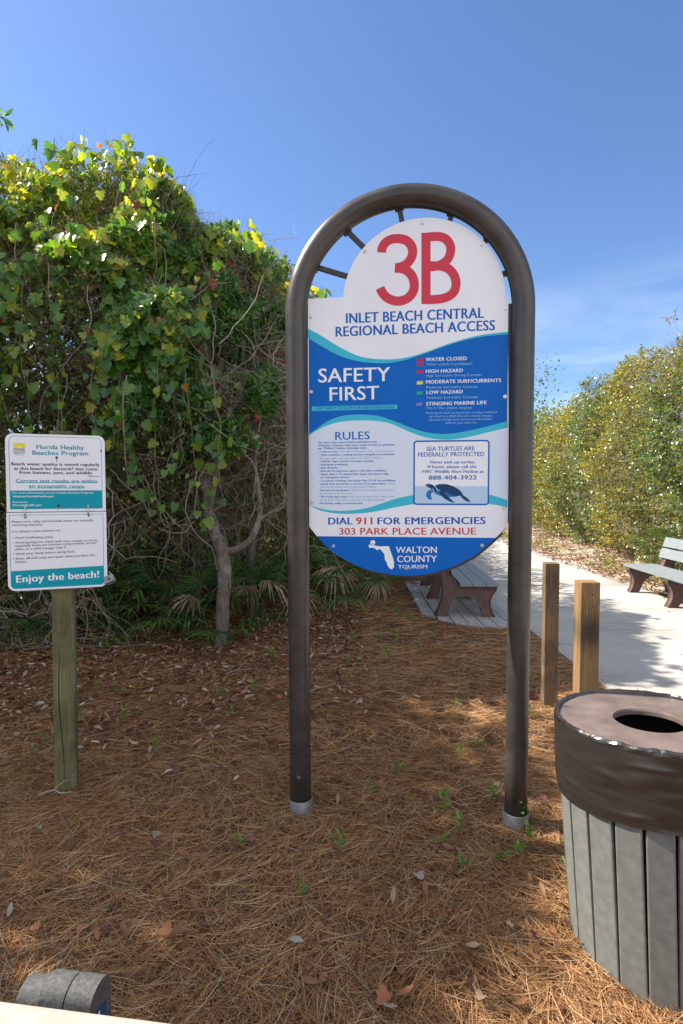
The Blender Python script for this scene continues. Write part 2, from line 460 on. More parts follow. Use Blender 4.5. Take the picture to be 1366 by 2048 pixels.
M['yellow_leaf'] = leaf_mat('yellowing_leaves', [(0, (0.077, 0.121, 0.024)), (.4, (0.176, 0.209, 0.033)), (.75, (0.308, 0.297, 0.050)), (.9, (0.528, 0.396, 0.044)), (1, (0.374, 0.187, 0.055))], .38, (1.7, 1.5, .5), .34, .6)
M['olive_leaf'] = leaf_mat('olive_leaves', [(0, (0.050, 0.094, 0.022)), (.35, (0.105, 0.165, 0.029)), (.7, (0.209, 0.242, 0.040)), (.88, (0.330, 0.297, 0.055)), (.94, (0.506, 0.363, 0.044)), (.97, (0.352, 0.143, 0.055)), (1, (0.286, 0.088, 0.050))], .36, (1.7, 1.55, .5), .32, .6)
M['far_leaf'] = leaf_mat('far_leaves', [(0, (.05, .10, .02)), (.5, (.09, .16, .025)), (1, (.16, .22, .04))], .35, (1.6, 1.6, .6), .5, .4)
M['red_leaf'] = leaf_mat('red_leaves', [(0, (.12, .02, .02)), (.6, (.22, .04, .03)), (1, (.24, .10, .04))], .35, (1.8, 1.1, .8), .45, .4)
M['palm'] = leaf_mat('palmetto_blades', [(0, (.022, .075, .028)), (.6, (.05, .125, .036)), (1, (.12, .18, .04))], .3, (1.7, 1.7, .6), .5, .25)
M['palm_dead'] = leaf_mat('dead_palmetto', [(0, (.22, .13, .08)), (.6, (.34, .24, .16)), (1, (.42, .33, .24))], .2, (1.2, 1, .8), .7, .3)
M['sprout'] = leaf_mat('sprout_leaves', [(0, (.06, .17, .025)), (.6, (.13, .27, .035)), (1, (.26, .32, .05))], .4, (1.5, 1.5, .5), .4, .5)
M['bark'] = bark_mat('oak_bark', (.07, .055, .043), (.20, .168, .14), (.26, .25, .22))
M['bark_dark'] = bark_mat('dark_bark', (.07, .055, .042), (.19, .155, .125), (.26, .25, .20))
M['berry'] = flat('grape_berry', (.02, .012, .03), .35)

# ------------------------------------------------------------------ ground
def gh(x, y):
    x = np.asarray(x, float); y = np.asarray(y, float)
    h = .022 * np.sin(1.3 * x + .4) * np.cos(1.1 * y + 1) + .012 * np.sin(3.1 * x + 1.7 * y) + .006 * np.sin(7.3 * x - 2.1 * y) * np.sin(5.7 * y + x)
    h = h - .055 * np.exp(-((x - 1.1) ** 2 + (y - 1.72) ** 2) / .09)     # trodden hollow at the bin
    h = h + .05 * np.clip((y - 4.2) / 1.5, 0, 1) * np.clip((.9 - x) / 1.2, 0, 1)
    f = np.clip((2.0 - x) / .5, 0, 1)           # level beside the path
    far = np.clip((x - 5.4) / .8, 0, 1) * .12
    return h * f - .012 * (1 - f) + far - .0

xs = np.unique(np.concatenate([np.linspace(-400, -8, 12), np.linspace(-8, 8, 161), np.linspace(8, 400, 12)]))
ys = np.unique(np.concatenate([np.linspace(-400, -3, 10), np.linspace(-3, 14, 171), np.linspace(14, 30, 17), np.linspace(30, 600, 12)]))
GX, GY = np.meshgrid(xs, ys)
GZ = gh(GX, GY) * ((np.abs(GX) < 9) & (GY > -4) & (GY < 31))
nx_ = len(xs)
idx = np.arange(len(xs) * len(ys)).reshape(len(ys), len(xs))
Fq = np.stack([idx[:-1, :-1], idx[:-1, 1:], idx[1:, 1:], idx[1:, :-1]], -1).reshape(-1, 4)
tag(np_mesh('ground', np.stack([GX, GY, GZ], -1).reshape(-1, 3), Fq, M['ground'], smooth=True), kind='structure')

# concrete path, a slab with a saw-cut joint between pours
def path_edge(y):
    return 4.86 - .10 * math.sin(y * .9) + .05 * math.sin(y * 2.3) + max(0, y - 13) * .10 + (0 if y > 7.6 else (7.6 - y) * .25)
mb = MB()
cuts = [-6, -2.5, .4, 3.3, 6.23, 9.15, 12.1, 15.0, 18.0, 24.0]
for a, b_ in zip(cuts[:-1], cuts[1:]):
    n = 10
    yy = [a + .009 + (b_ - a - .018) * i / n for i in range(n + 1)]
    left = [(2.12 + max(0, y - 12) * .12, y) for y in yy]; right = [(path_edge(y), y) for y in yy]
    mb.prism(left[::-1] + right if False else [*left, *right[::-1]][::-1], -.10, .012, axis='z')
tag(mb.build('path', M['concrete']), kind='structure')
mb = MB(); mb.box(2.125, 4.8, -6, 23.9, -.12, -.004)
tag(mb.build('path_bed', M['inside']), kind='structure')

# ------------------------------------------------------------------ deck under the left bench
dk = tag(empty('wooden_deck', (1.0, 6.3, 0)), 'weathered grey plank deck under the bench beside the concrete path', 'deck')
for i in range(7):
    x0 = .02 + i * .158; f0 = [.72, .42, .24, .15, .10, .07, .05][i]
    mb = MB()
    pts = [(x0, f0), (x0 + .145, max(.05, f0 - .18 + .02 * i)), (x0 + .145 + .06, 3.3), (x0 + .06, 3.3)]
    mb.prism(pts, -.06, .016 + .001 * (i % 3), axis='z')
    mb.build('deck_board', M['deck'], dk)
PLACE = [
    ('INLET BEACH CENTRAL', (0.2231, 2.3879), (0.8649, 2.392), 0.0468, 2, 'blue'),
    ('REGIONAL BEACH ACCESS', (0.1736, 2.3266), (0.9156, 2.3336), 0.0461, 2, 'blue'),
]
SAFETY = [
    ('SAFETY', (0.0893, 2.1106), (0.4324, 2.1104), 0.0650, 1, 'white'),
    ('FIRST', (0.1439, 2.0221), (0.3802, 2.0252), 0.0634, 1, 'white'),
    ('TEXT SAFETY TO 31279 FOR SURF CONDITIONS', (0.0733, 1.9804), (0.4509, 1.9807), 0.0136, 1, 'blue'),
]
HAZARD = [
    ('WATER CLOSED', (0.6002, 2.1993), (0.7894, 2.1997), 0.0159, 2, 'white'),
    ('Water activity is prohibited*', (0.603, 2.1788), (0.8167, 2.177), 0.0115, 0, 'pale'),
    ('HIGH HAZARD', (0.6005, 2.1442), (0.7716, 2.1446), 0.0159, 2, 'white'),
    ('High Surf and/or Strong Currents', (0.6033, 2.1254), (0.859, 2.125), 0.0115, 0, 'pale'),
    ('MODERATE SURF/CURRENTS', (0.6017, 2.0943), (0.9468, 2.0949), 0.0159, 2, 'white'),
    ('Moderate Surf and/or Currents', (0.6036, 2.0711), (0.8404, 2.0699), 0.0115, 0, 'pale'),
    ('LOW HAZARD', (0.6047, 2.0452), (0.7725, 2.0456), 0.0160, 2, 'white'),
    ('Moderate Surf and/or Currents', (0.6048, 2.0229), (0.8409, 2.0222), 0.0116, 0, 'pale'),
    ('STINGING MARINE LIFE', (0.6033, 1.9917), (0.8821, 1.9932), 0.0160, 2, 'white'),
    ("Man O' War, Jellyfish, Stingrays", (0.606, 1.9746), (0.8152, 1.9731), 0.0106, 0, 'pale'),
    ('*Entering the Gulf during double red flag conditions', (0.5982, 1.9515), (0.9303, 1.9518), 0.0097, 0, 'pale'),
    ('can result in a $500 fine and criminal charges.', (0.6161, 1.936), (0.9105, 1.9354), 0.0098, 0, 'pale'),
    ('Absence of flags does not assure safe waters.', (0.6171, 1.9199), (0.9098, 1.9203), 0.0098, 0, 'pale'),
    ('Swim at your own risk.', (0.6926, 1.9046), (0.8386, 1.9045), 0.0098, 0, 'pale'),
]
RULES = [
    ('RULES', (0.1708, 1.8347), (0.3358, 1.8361), 0.0370, 1, 'blue'),
    ('For more info: www.VisitSouthWalton.com', (0.0874, 1.8176), (0.3698, 1.8197), 0.0092, 2, 'blue'),
    ('Violation of beach rules may result in fines or penalties', (0.0874, 1.8036), (0.4551, 1.8051), 0.0092, 2, 'blue'),
    ('per Walton County municipal code.', (0.0874, 1.7904), (0.3235, 1.7908), 0.0093, 2, 'blue'),
    ('• Leave no trace.', (0.0897, 1.7741), (0.1865, 1.7749), 0.0085, 2, 'blue'),
    ('Overnight, unattended items will be removed.', (0.1912, 1.7749), (0.4513, 1.7753), 0.0084, 0, 'mid'),
    ('• Glass containers, camping and charcoal grills are prohibited.', (0.0897, 1.7585), (0.456, 1.7599), 0.0085, 2, 'blue'),
    ('(Propane grills must be smaller than 225 sq. inches.)', (0.0944, 1.7421), (0.3962, 1.7434), 0.0085, 0, 'mid'),
    ('• Vehicles, dogs, and fires all require permits.', (0.0897, 1.7273), (0.3569, 1.7282), 0.0085, 2, 'blue'),
    ('• Solicitation prohibited.', (0.0896, 1.7118), (0.2326, 1.7119), 0.0086, 2, 'blue'),
    ('• Stay off dunes.', (0.0896, 1.6962), (0.1841, 1.6966), 0.0085, 2, 'blue'),
    ('• Removal of vegetation, sand or Gulf water prohibited.', (0.0896, 1.6806), (0.4171, 1.6818), 0.0085, 2, 'blue'),
    ("• Please allow a 15' setback from dunes and water's edge", (0.0895, 1.6649), (0.4272, 1.6663), 0.0085, 2, 'blue'),
    ('for emergency vehicles.', (0.099, 1.6501), (0.2397, 1.6506), 0.0086, 2, 'blue'),
    ("• To prevent crowding, tents larger than 10'x10' are prohibited,", (0.0895, 1.6337), (0.4611, 1.6347), 0.0085, 2, 'blue'),
    ('and all tents are limited to the top 1/2 of open beach.', (0.0982, 1.6181), (0.415, 1.6194), 0.0086, 2, 'blue'),
    ('4-foot', (0.4212, 1.6201), (0.4558, 1.6201), 0.0085, 0, 'mid'),
    ('walkway between tents, except Grayton Beach.', (0.0989, 1.6032), (0.3688, 1.604), 0.0085, 0, 'mid'),
    ('• No metal shovels allowed.', (0.0894, 1.5868), (0.2366, 1.5876), 0.0086, 2, 'blue'),
    ('Large holes create dangerous situations', (0.2421, 1.5884), (0.4521, 1.5893), 0.0085, 0, 'mid'),
    ('for beachgoers and marine life.', (0.0949, 1.5719), (0.2569, 1.5721), 0.0086, 0, 'mid'),
    ('• Fill in holes dug in sand.', (0.0894, 1.5562), (0.2272, 1.5565), 0.0086, 2, 'blue'),
    ('Holes cannot be larger than 3 feet x 3 feet', (0.2327, 1.5573), (0.4545, 1.5577), 0.0085, 0, 'mid'),
    ('and no deeper than 2 feet. Holes cannot be left unattended.', (0.0949, 1.5406), (0.4084, 1.5421), 0.0085, 0, 'mid'),
    ('• No littering, nudity, or excessive noise.', (0.0893, 1.5241), (0.3061, 1.5256), 0.0085, 2, 'blue'),
]
TURTLE = [
    ('SEA TURTLES ARE', (0.6058, 1.7779), (0.8296, 1.7792), 0.0197, 1, 'blue'),
    ('FEDERALLY PROTECTED', (0.5673, 1.7508), (0.8743, 1.7518), 0.0197, 1, 'blue'),
    ('Never pick up turtles.', (0.6243, 1.7184), (0.8324, 1.7181), 0.0136, 2, 'blue'),
    ('If found, please call the', (0.6123, 1.6964), (0.8393, 1.6962), 0.0136, 2, 'blue'),
    ('FWC Wildlife Alert Hotline at', (0.5875, 1.6735), (0.8714, 1.6734), 0.0136, 2, 'blue'),
    ('888-404-3922', (0.618, 1.6414), (0.8406, 1.6425), 0.0198, 2, 'blue'),
]
DIAL = [
    ('DIAL', (0.1367, 1.4247), (0.2531, 1.4264), 0.0337, 3, 'royal'),
    ('911', (0.2727, 1.4265), (0.3491, 1.4271), 0.0335, 3, 'red'),
    ('FOR EMERGENCIES', (0.3762, 1.4273), (0.8821, 1.4332), 0.0330, 3, 'royal'),
    ('303 PARK PLACE AVENUE', (0.1895, 1.3757), (0.8394, 1.3826), 0.0325, 1, 'red'),
]
WALTON = [
    ('WALTON', (0.464, 1.2898), (0.6575, 1.2931), 0.0301, 1, 'white'),
    ('COUNTY', (0.4704, 1.2463), (0.6578, 1.2499), 0.0302, 1, 'white'),
    ('TOURISM', (0.4744, 1.2152), (0.6131, 1.2183), 0.0170, 1, 'white'),
]
BAR = [(0.0556, 1.9963), (0.4671, 1.9984), (0.4672, 1.9778), (0.0555, 1.9743)]
FLAGS = [((0.5584, 2.1977), (0.5869, 2.1987), (0.5868, 2.2129), (0.5583, 2.2119), 'flag_red'), ((0.5585, 2.1781), (0.587, 2.1792), (0.5869, 2.1934), (0.5584, 2.1923), 'flag_red'), ((0.5578, 2.1416), (0.5872, 2.1427), (0.5871, 2.1578), (0.5577, 2.1567), 'flag_red'), ((0.559, 2.0907), (0.5875, 2.0919), (0.5874, 2.1071), (0.5589, 2.1059), 'flag_yellow'), ((0.5584, 2.0434), (0.5878, 2.0446), (0.5877, 2.0589), (0.5583, 2.0577), 'flag_green'), ((0.5569, 1.9907), (0.5845, 1.992), (0.5845, 2.0063), (0.5568, 2.005), 'flag_purple')]
TEAL_TOP = [(0.0369, 2.3687), (0.0869, 2.3428), (0.1791, 2.284), (0.2707, 2.2365), (0.3435, 2.2184), (0.4158, 2.2129), (0.4967, 2.2171), (0.5946, 2.2411), (0.7178, 2.2818), (0.8484, 2.313), (0.9767, 2.3247)]
BLUE_TOP = [(0.0368, 2.3244), (0.0869, 2.2939), (0.1791, 2.2407), (0.2707, 2.2095), (0.3435, 2.1986), (0.4159, 2.195), (0.5057, 2.2079), (0.5946, 2.234), (0.7179, 2.2756), (0.8485, 2.3043), (0.9769, 2.3134)]
BLUE_BOT = [(0.0417, 1.8639), (0.0844, 1.8922), (0.1419, 1.9292), (0.2159, 1.9509), (0.2984, 1.9542), (0.3805, 1.9458), (0.4349, 1.9269), (0.4798, 1.9102), (0.5408, 1.8851), (0.6014, 1.8669), (0.6693, 1.8578), (0.7366, 1.8601), (0.8257, 1.8756), (0.914, 1.897), (0.9804, 1.9141)]
TEAL_BOT = [(0.0417, 1.8562), (0.0844, 1.8829), (0.1395, 1.907), (0.2099, 1.9223), (0.3031, 1.9256), (0.3726, 1.9216), (0.434, 1.9093), (0.4952, 1.8826), (0.5561, 1.856), (0.6167, 1.8386), (0.677, 1.8305), (0.7368, 1.8314), (0.8112, 1.8434), (0.8849, 1.8614), (0.9808, 1.8835)]
RIB_TOP = [(0.0424, 1.52), (0.0917, 1.5037), (0.1549, 1.493), (0.2257, 1.4926), (0.3116, 1.5031), (0.3891, 1.5266), (0.466, 1.5523), (0.5577, 1.5702), (0.6638, 1.5772), (0.7689, 1.5826), (0.8434, 1.5811), (0.9006, 1.5714), (0.9398, 1.5601), (0.9827, 1.5436)]
RIB_BOT = [(0.0424, 1.5185), (0.0916, 1.4943), (0.1549, 1.4813), (0.2257, 1.477), (0.3116, 1.4821), (0.3892, 1.4941), (0.4662, 1.5114), (0.5579, 1.5264), (0.6641, 1.5336), (0.7693, 1.5369), (0.8439, 1.5356), (0.9011, 1.5267), (0.9403, 1.5208), (0.9831, 1.5096)]
BOX = [(0.545, 1.5217), (0.8996, 1.5221), (0.8978, 1.8268), (0.5434, 1.828)]
BOXW = [(0.5518, 1.5302), (0.8929, 1.5305), (0.8935, 1.6114), (0.5514, 1.6101)]
FOOT_TOP = [(0.0723, 1.3628), (0.9464, 1.3722)]
ARC = [(0.0422, 1.4138), (0.0755, 1.3723), (0.1231, 1.3216), (0.1785, 1.2766), (0.2336, 1.2459), (0.2964, 1.2178), (0.3901, 1.192), (0.5061, 1.1807), (0.6209, 1.1921), (0.7343, 1.2287), (0.7942, 1.2604), (0.8463, 1.2918), (0.9346, 1.3713), (0.9856, 1.4257)]
FLORIDA = [(0.3322, 1.3271), (0.3431, 1.3304), (0.3664, 1.3236), (0.3897, 1.3208), (0.4207, 1.3227), (0.4323, 1.3197), (0.4331, 1.3096), (0.4409, 1.2903), (0.4503, 1.2632), (0.455, 1.2399), (0.4543, 1.2227), (0.4458, 1.2109), (0.4365, 1.2131), (0.4249, 1.2277), (0.4186, 1.2471), (0.4108, 1.2564), (0.4092, 1.2821), (0.3975, 1.2975), (0.3859, 1.309), (0.3727, 1.3026), (0.3602, 1.3126), (0.347, 1.3148), (0.3353, 1.3123)]
SUN = [(0.3524, 1.3383), (0.3656, 1.3384)]
SHELL = [(0.6469, 1.6138), (0.6695, 1.6214), (0.7011, 1.6207), (0.7312, 1.6115), (0.7575, 1.5963), (0.7741, 1.5796), (0.7757, 1.5659), (0.7615, 1.5659), (0.7316, 1.5643), (0.7052, 1.5772), (0.6939, 1.5795), (0.6712, 1.5902), (0.6561, 1.6001)]
HEAD = [(0.6023, 1.6154), (0.6105, 1.6223), (0.6242, 1.6215), (0.6378, 1.6161), (0.65, 1.6039), (0.6546, 1.5886), (0.6472, 1.5772), (0.6373, 1.5825), (0.6304, 1.5963), (0.6205, 1.6039), (0.6068, 1.61)]
FLIP1 = [(0.6296, 1.5947), (0.6183, 1.5924), (0.6078, 1.5809), (0.6048, 1.5656), (0.611, 1.5534), (0.6224, 1.5465), (0.6337, 1.5481), (0.6299, 1.5595), (0.6275, 1.5733), (0.635, 1.5825)]
FLIP2 = [(0.6697, 1.5886), (0.6848, 1.5886), (0.6977, 1.5749), (0.7166, 1.5543), (0.7409, 1.5308), (0.7205, 1.5368), (0.6941, 1.5505), (0.6759, 1.5673), (0.6683, 1.5795)]
FLIP3 = [(0.76, 1.5719), (0.7765, 1.5704), (0.7952, 1.5568), (0.8065, 1.5454), (0.8126, 1.5348), (0.7917, 1.5416), (0.7766, 1.5522)]
BELLY = [(0.65, 1.5963), (0.6637, 1.5917), (0.6788, 1.5795), (0.7052, 1.5764), (0.7316, 1.5635), (0.7615, 1.5659), (0.7391, 1.5597), (0.7016, 1.5597), (0.6714, 1.5657), (0.6456, 1.5764)]
SCREWS = [(0.5812, 2.8365), (0.3117, 2.721), (0.852, 2.7248), (0.0528, 2.4233), (0.9652, 2.4293), (0.0529, 2.0667), (0.9657, 2.0269)]
SCREWS2 = [(0.0544, 1.5326), (0.9662, 1.5088), (0.1611, 1.3204), (0.8682, 1.3318), (0.5136, 1.2167)]
THREE_A = [(0.3909, 2.712), (0.3944, 2.7347), (0.4104, 2.7577), (0.4363, 2.7705), (0.4674, 2.7724), (0.503, 2.7637), (0.5279, 2.7397), (0.5361, 2.7078), (0.5283, 2.6783), (0.5071, 2.6529), (0.4769, 2.6402), (0.4537, 2.6386)]
THREE_B = [(0.4537, 2.6368), (0.4948, 2.6306), (0.5286, 2.6045), (0.5439, 2.5652), (0.5397, 2.5258), (0.515, 2.4959), (0.4821, 2.4839), (0.4508, 2.4859), (0.4167, 2.5014), (0.395, 2.5253), (0.3842, 2.5479)]
B_STEM = [(0.5782, 2.4653), (0.6206, 2.4655), (0.6184, 2.7928), (0.5762, 2.7932)]
B_UP = [(0.6001, 2.7728), (0.6527, 2.7728), (0.686, 2.7615), (0.7072, 2.7344), (0.7118, 2.7064), (0.7016, 2.6721), (0.6782, 2.6496), (0.6449, 2.6372), (0.601, 2.6347)]
B_LOW = [(0.6009, 2.64), (0.6625, 2.6373), (0.7011, 2.6233), (0.7275, 2.5926), (0.7374, 2.5555), (0.729, 2.5183), (0.7021, 2.4957), (0.6636, 2.4858), (0.6019, 2.4838)]
STROKE3 = 0.04310000000000003
BRACKETS = [((0.473, 2.9191), (0.4875, 2.8467)), ((0.7156, 2.8796), (0.7047, 2.8326)), ((0.2265, 2.8251), (0.3171, 2.734)), ((0.0783, 2.6632), (0.2339, 2.6109)), ((0.8825, 2.7604), (0.8528, 2.7256)), ((0.9828, 2.5972), (0.9316, 2.5908))]
PANEL_L = [(0.0373, 2.5096), (0.202, 2.5114)]
PANEL_R = [(0.9499, 2.4862), (0.9756, 2.4904)]
CIRC = [(0.5934, 2.8619), (0.2184, 2.6231), (0.947, 2.5918), (0.3153, 2.7517), (0.8525, 2.7515)]
STRIPL = [(0.0317, 2.5035)]
STRIPR = [(0.9887, 2.4605)]
STRIPLb = [(0.0279, 1.431)]
STRIPRb = [(0.9928, 1.4378)]
HOLEPOLE = [(-0.0052, 0.1876)]
ARCHPTS = [(0.5267, 3.0172), (0.5504, 2.9131), (-0.0721, 2.4135), (0.0332, 2.41), (1.096, 2.3741), (0.9931, 2.3776), (-0.0542, 0.0414), (0.0472, 0.0479), (0.9896, 0.0353), (1.0895, 0.0421), (0.0487, 2.7868), (0.957, 2.7644)]
HEALTH_UP = [
    ('Florida Healthy', (-0.0927, 1.7959), (0.1215, 1.7972), 0.0212, 3, 'teal'),
    ('Beaches Program', (-0.1111, 1.7672), (0.1403, 1.7685), 0.0211, 3, 'teal'),
    ('Beach water quality is tested regularly', (-0.205, 1.7146), (0.1931, 1.715), 0.0141, 3, 'black'),
    ('at this beach for bacteria* that come', (-0.1941, 1.6919), (0.1828, 1.6928), 0.0141, 3, 'black'),
    ('from humans, pets, and wildlife.', (-0.1716, 1.6727), (0.1609, 1.6724), 0.0142, 3, 'black'),
    ('*Enterococci', (0.1376, 1.6596), (0.1943, 1.6596), 0.0072, 1, 'black'),
    ('Current test results are within', (-0.1871, 1.6306), (0.1784, 1.6306), 0.0159, 3, 'teal'),
    ('an acceptable range.', (-0.1307, 1.6052), (0.1243, 1.6044), 0.0150, 3, 'teal'),
    ('For more information on the Healthy Beaches Program:', (-0.2031, 1.5749), (0.1621, 1.5742), 0.0084, 1, 'white'),
    ('Walton.FloridaHealth.gov', (-0.2024, 1.5563), (-0.0211, 1.5566), 0.0092, 3, 'white'),
    ('Statewide:', (-0.2022, 1.5294), (-0.1362, 1.5293), 0.0082, 1, 'white'),
    ('FloridaHealth.gov', (-0.2026, 1.513), (-0.0749, 1.5134), 0.0091, 3, 'white'),
]
HEALTH_LOGO = [
    ('Florida', (-0.194, 1.7845), (-0.1451, 1.7851), 0.0104, 2, 'orange'),
    ('HEALTH', (-0.1943, 1.7712), (-0.1446, 1.7717), 0.0112, 2, 'teal'),
    ('Walton County', (-0.1907, 1.7635), (-0.1498, 1.7639), 0.0047, 1, 'teal'),
]
HEALTH_LOW = [
    ('Please note, salty and brackish water has naturally', (-0.2085, 1.4315), (0.1593, 1.4324), 0.0107, 1, 'grey'),
    ('occurring bacteria.', (-0.2085, 1.4155), (-0.0733, 1.4152), 0.0105, 1, 'grey'),
    ('It is always a best practice to:', (-0.2084, 1.3838), (0.0075, 1.3845), 0.0106, 1, 'grey'),
    ('• Avoid swallowing water.', (-0.2064, 1.3524), (-0.0239, 1.3524), 0.0105, 1, 'grey'),
    ('• Avoid getting into water with cuts, scrapes, or sores,', (-0.2062, 1.328), (0.1788, 1.3302), 0.0107, 1, 'grey'),
    ('especially if you are immune compromised, 65 and', (-0.1962, 1.312), (0.1718, 1.3163), 0.0107, 1, 'grey'),
    ('older, or a child younger than 5.', (-0.1966, 1.2954), (0.0332, 1.2975), 0.0106, 1, 'grey'),
    ('• Wash your hands before eating food.', (-0.2063, 1.2718), (0.0714, 1.2754), 0.0106, 1, 'grey'),
    ('• Rinse off with soap and water when you leave the', (-0.2056, 1.2486), (0.1637, 1.2534), 0.0107, 1, 'grey'),
    ('beach.', (-0.1964, 1.2325), (-0.1482, 1.2326), 0.0105, 1, 'grey'),
    ('Enjoy the beach!', (-0.1939, 1.1343), (0.1819, 1.1416), 0.0349, 3, 'white'),
]
HU_OUT = [(-0.2309, 1.4852), (0.2198, 1.4836), (0.2186, 1.8683), (-0.2288, 1.8706)]
HL_OUT = [(-0.2312, 1.0896), (0.2207, 1.0968), (0.2218, 1.4781), (-0.2314, 1.4813)]
HU_BAND = [(-0.2143, 1.4966), (0.2063, 1.5006), (0.2048, 1.5909), (-0.2142, 1.5896)]
HU_LINE = [(-0.2146, 1.5896), (0.204, 1.5909), (0.203, 1.8575), (-0.2151, 1.859)]
HL_LINE = [(-0.2172, 1.1924), (0.2059, 1.2009), (0.2049, 1.4706), (-0.2195, 1.4673)]
HL_BAND = [(-0.2176, 1.101), (0.2066, 1.11), (0.2059, 1.2009), (-0.2172, 1.1924)]
H_UND = [(-0.1871, 1.6272), (0.185, 1.6284), (0.1851, 1.6311), (-0.1871, 1.6298), (-0.1308, 1.6008), (0.1242, 1.6008), (0.1243, 1.6035), (-0.1308, 1.6034)]
H_YEL = [(-0.1945, 1.797), (-0.1448, 1.7981), (-0.1443, 1.8249), (-0.1939, 1.8236)]
H_SUN = [(-0.1693, 1.7984), (-0.1628, 1.7986)]
H_HOLES = [(-0.0042, 1.7552), (-0.0005, 1.5131), (0.2007, 1.7936)]
H_RINGS = [(-0.1463, 1.508), (-0.1485, 1.4592), (0.1375, 1.5104), (0.1391, 1.463)]
H_LOCK = [(0.2288, 1.1286), (0.2084, 1.171)]
H_POST = [(-0.0405, 1.9028), (0.0626, 1.9011), (-0.0399, 1.0847), (0.0597, 1.0833)]
H_POSTB = [(-0.0498, 0.0302), (0.0524, 0.0116)]

# ------------------------------------------------------------------ printing on signs
_fc = bpy.data.curves.new('lettering_source', 'FONT')
_fo = bpy.data.objects.new('lettering_source', _fc)
col.objects.link(_fo)
_fc.resolution_u = 3

def glyphs(s, bold):
    _fc.body = s; _fc.offset = 0.0; _fc.fill_mode = 'FRONT'
    _fc.space_character = [1.0, 1.02, 1.05, 1.06][bold]
    bpy.context.view_layer.update()
    ev = _fo.evaluated_get(bpy.context.evaluated_depsgraph_get())
    me = ev.to_mesh()
    v = np.empty(len(me.vertices) * 3); me.vertices.foreach_get('co', v); v = v.reshape(-1, 3)[:, :2].copy()
    f = [list(p.vertices) for p in me.polygons]
    ev.to_mesh_clear()
    return v, f
_hv, _ = glyphs('H', 0); CAP = _hv[:, 1].max() - _hv[:, 1].min()

def lettering(name, rows, parent, depth, inks):
    """rows of (text, left baseline point, right baseline point, cap height, weight, ink), set flat on the board face at y = -depth"""
    mb = MB(); mats = []
    for s, p0, p1, h, w, ink in rows:
        if ink not in mats: mats.append(ink)
        v, f = glyphs(s, w)
        x0, x1 = v[:, 0].min(), v[:, 0].max()
        L_ = math.hypot(p1[0] - p0[0], p1[1] - p0[1]); ux, uz = (p1[0] - p0[0]) / L_, (p1[1] - p0[1]) / L_
        a = (v[:, 0] - x0) / (x1 - x0) * L_; b_ = v[:, 1] * h / CAP
        st = (0, .018, .036, .044)[w]                                     # heavier faces are struck twice
        for sh, dd in (((-st, 0), (st, .00008)) if w else ((0, 0),)):
            mb.add([(p0[0] + ux * (i + sh * h) - uz * j, -depth - dd, p0[1] + uz * (i + sh * h) + ux * j) for i, j in zip(a, b_)], f, mats.index(ink))
    return mb.build(name, [inks[k] for k in mats], parent)

def smooth_line(pts, n=6):
    out = []
    P_ = [pts[0]] + list(pts) + [pts[-1]]
    for i in range(1, len(P_) - 2):
        a, b_, c, d = [Vector((*q, 0)) for q in P_[i - 1:i + 3]]
        for k in range(n):
            t = k / n
            p = .5 * ((2 * b_) + (c - a) * t + (2 * a - 5 * b_ + 4 * c - d) * t * t + (3 * b_ - a - 3 * c + d) * t ** 3)
            out.append((p.x, p.y))
    out.append(tuple(pts[-1]))
    return out

def ribbon_between(mb, top, bot, d, mi=0, n=60):
    top, bot = smooth_line(top), smooth_line(bot)
    x0 = max(top[0][0], bot[0][0]); x1 = min(top[-1][0], bot[-1][0])
    tx, tz = zip(*top); bx_, bz = zip(*bot)
    X = np.linspace(x0, x1, n); T_ = np.interp(X, tx, tz); B_ = np.interp(X, bx_, bz)
    vs_ = [(x, -d, z) for x, z in zip(X, T_)] + [(x, -d, z) for x, z in zip(X, B_)]
    mb.add(vs_, [(i, n + i, n + i + 1, i + 1) for i in range(n - 1)], mi)

def stroke(mb, pts, w, d, mi=0, n=6):
    pts = smooth_line(pts, n) if n else pts
    P_ = [Vector((p[0], 0, p[1])) for p in pts]; vs_ = []
    for i, p in enumerate(P_):
        t = (P_[min(i + 1, len(P_) - 1)] - P_[max(i - 1, 0)]).normalized(); nrm = Vector((-t.z, 0, t.x))
        vs_ += [tuple(p + nrm * w / 2 - Vector((0, d, 0))), tuple(p - nrm * w / 2 - Vector((0, d, 0)))]
    mb.add(vs_, [(2 * i, 2 * i + 1, 2 * i + 3, 2 * i + 2) for i in range(len(P_) - 1)], mi)

def face(mb, pts, d, mi=0): mb.poly([(p[0], -d, p[1]) for p in pts], mi)
def disc(mb, c, r, d, mi=0, n=20, a0=0, a1=2 * math.pi):
    full = abs(a1 - a0) > 6.2
    face(mb, [(c[0] + r * math.cos(a0 + (a1 - a0) * i / n), c[1] + r * math.sin(a0 + (a1 - a0) * i / n)) for i in range(n if full else n + 1)], d, mi)
def rrect(x0, z0, x1, z1, r, n=6, corners='abcd'):
    pts = []
    for key, cx, cz, a in (('a', x0 + r, z0 + r, math.pi), ('b', x1 - r, z0 + r, 1.5 * math.pi), ('c', x1 - r, z1 - r, 0), ('d', x0 + r, z1 - r, .5 * math.pi)):
        if key in corners:
            pts += [(cx + r * math.cos(a + k * math.pi / 2 / n), cz + r * math.sin(a + k * math.pi / 2 / n)) for k in range(n + 1)]
        else:
            pts.append({'a': (x0, z0), 'b': (x1, z0), 'c': (x1, z1), 'd': (x0, z1)}[key])
    return pts
def ring_band(mb, outer, inner, d, mi=0):
    n = len(outer); vs_ = [(p[0], -d, p[1]) for p in outer] + [(p[0], -d, p[1]) for p in inner]
    mb.add(vs_, [(i, (i + 1) % n, n + (i + 1) % n, n + i) for i in range(n)], mi)

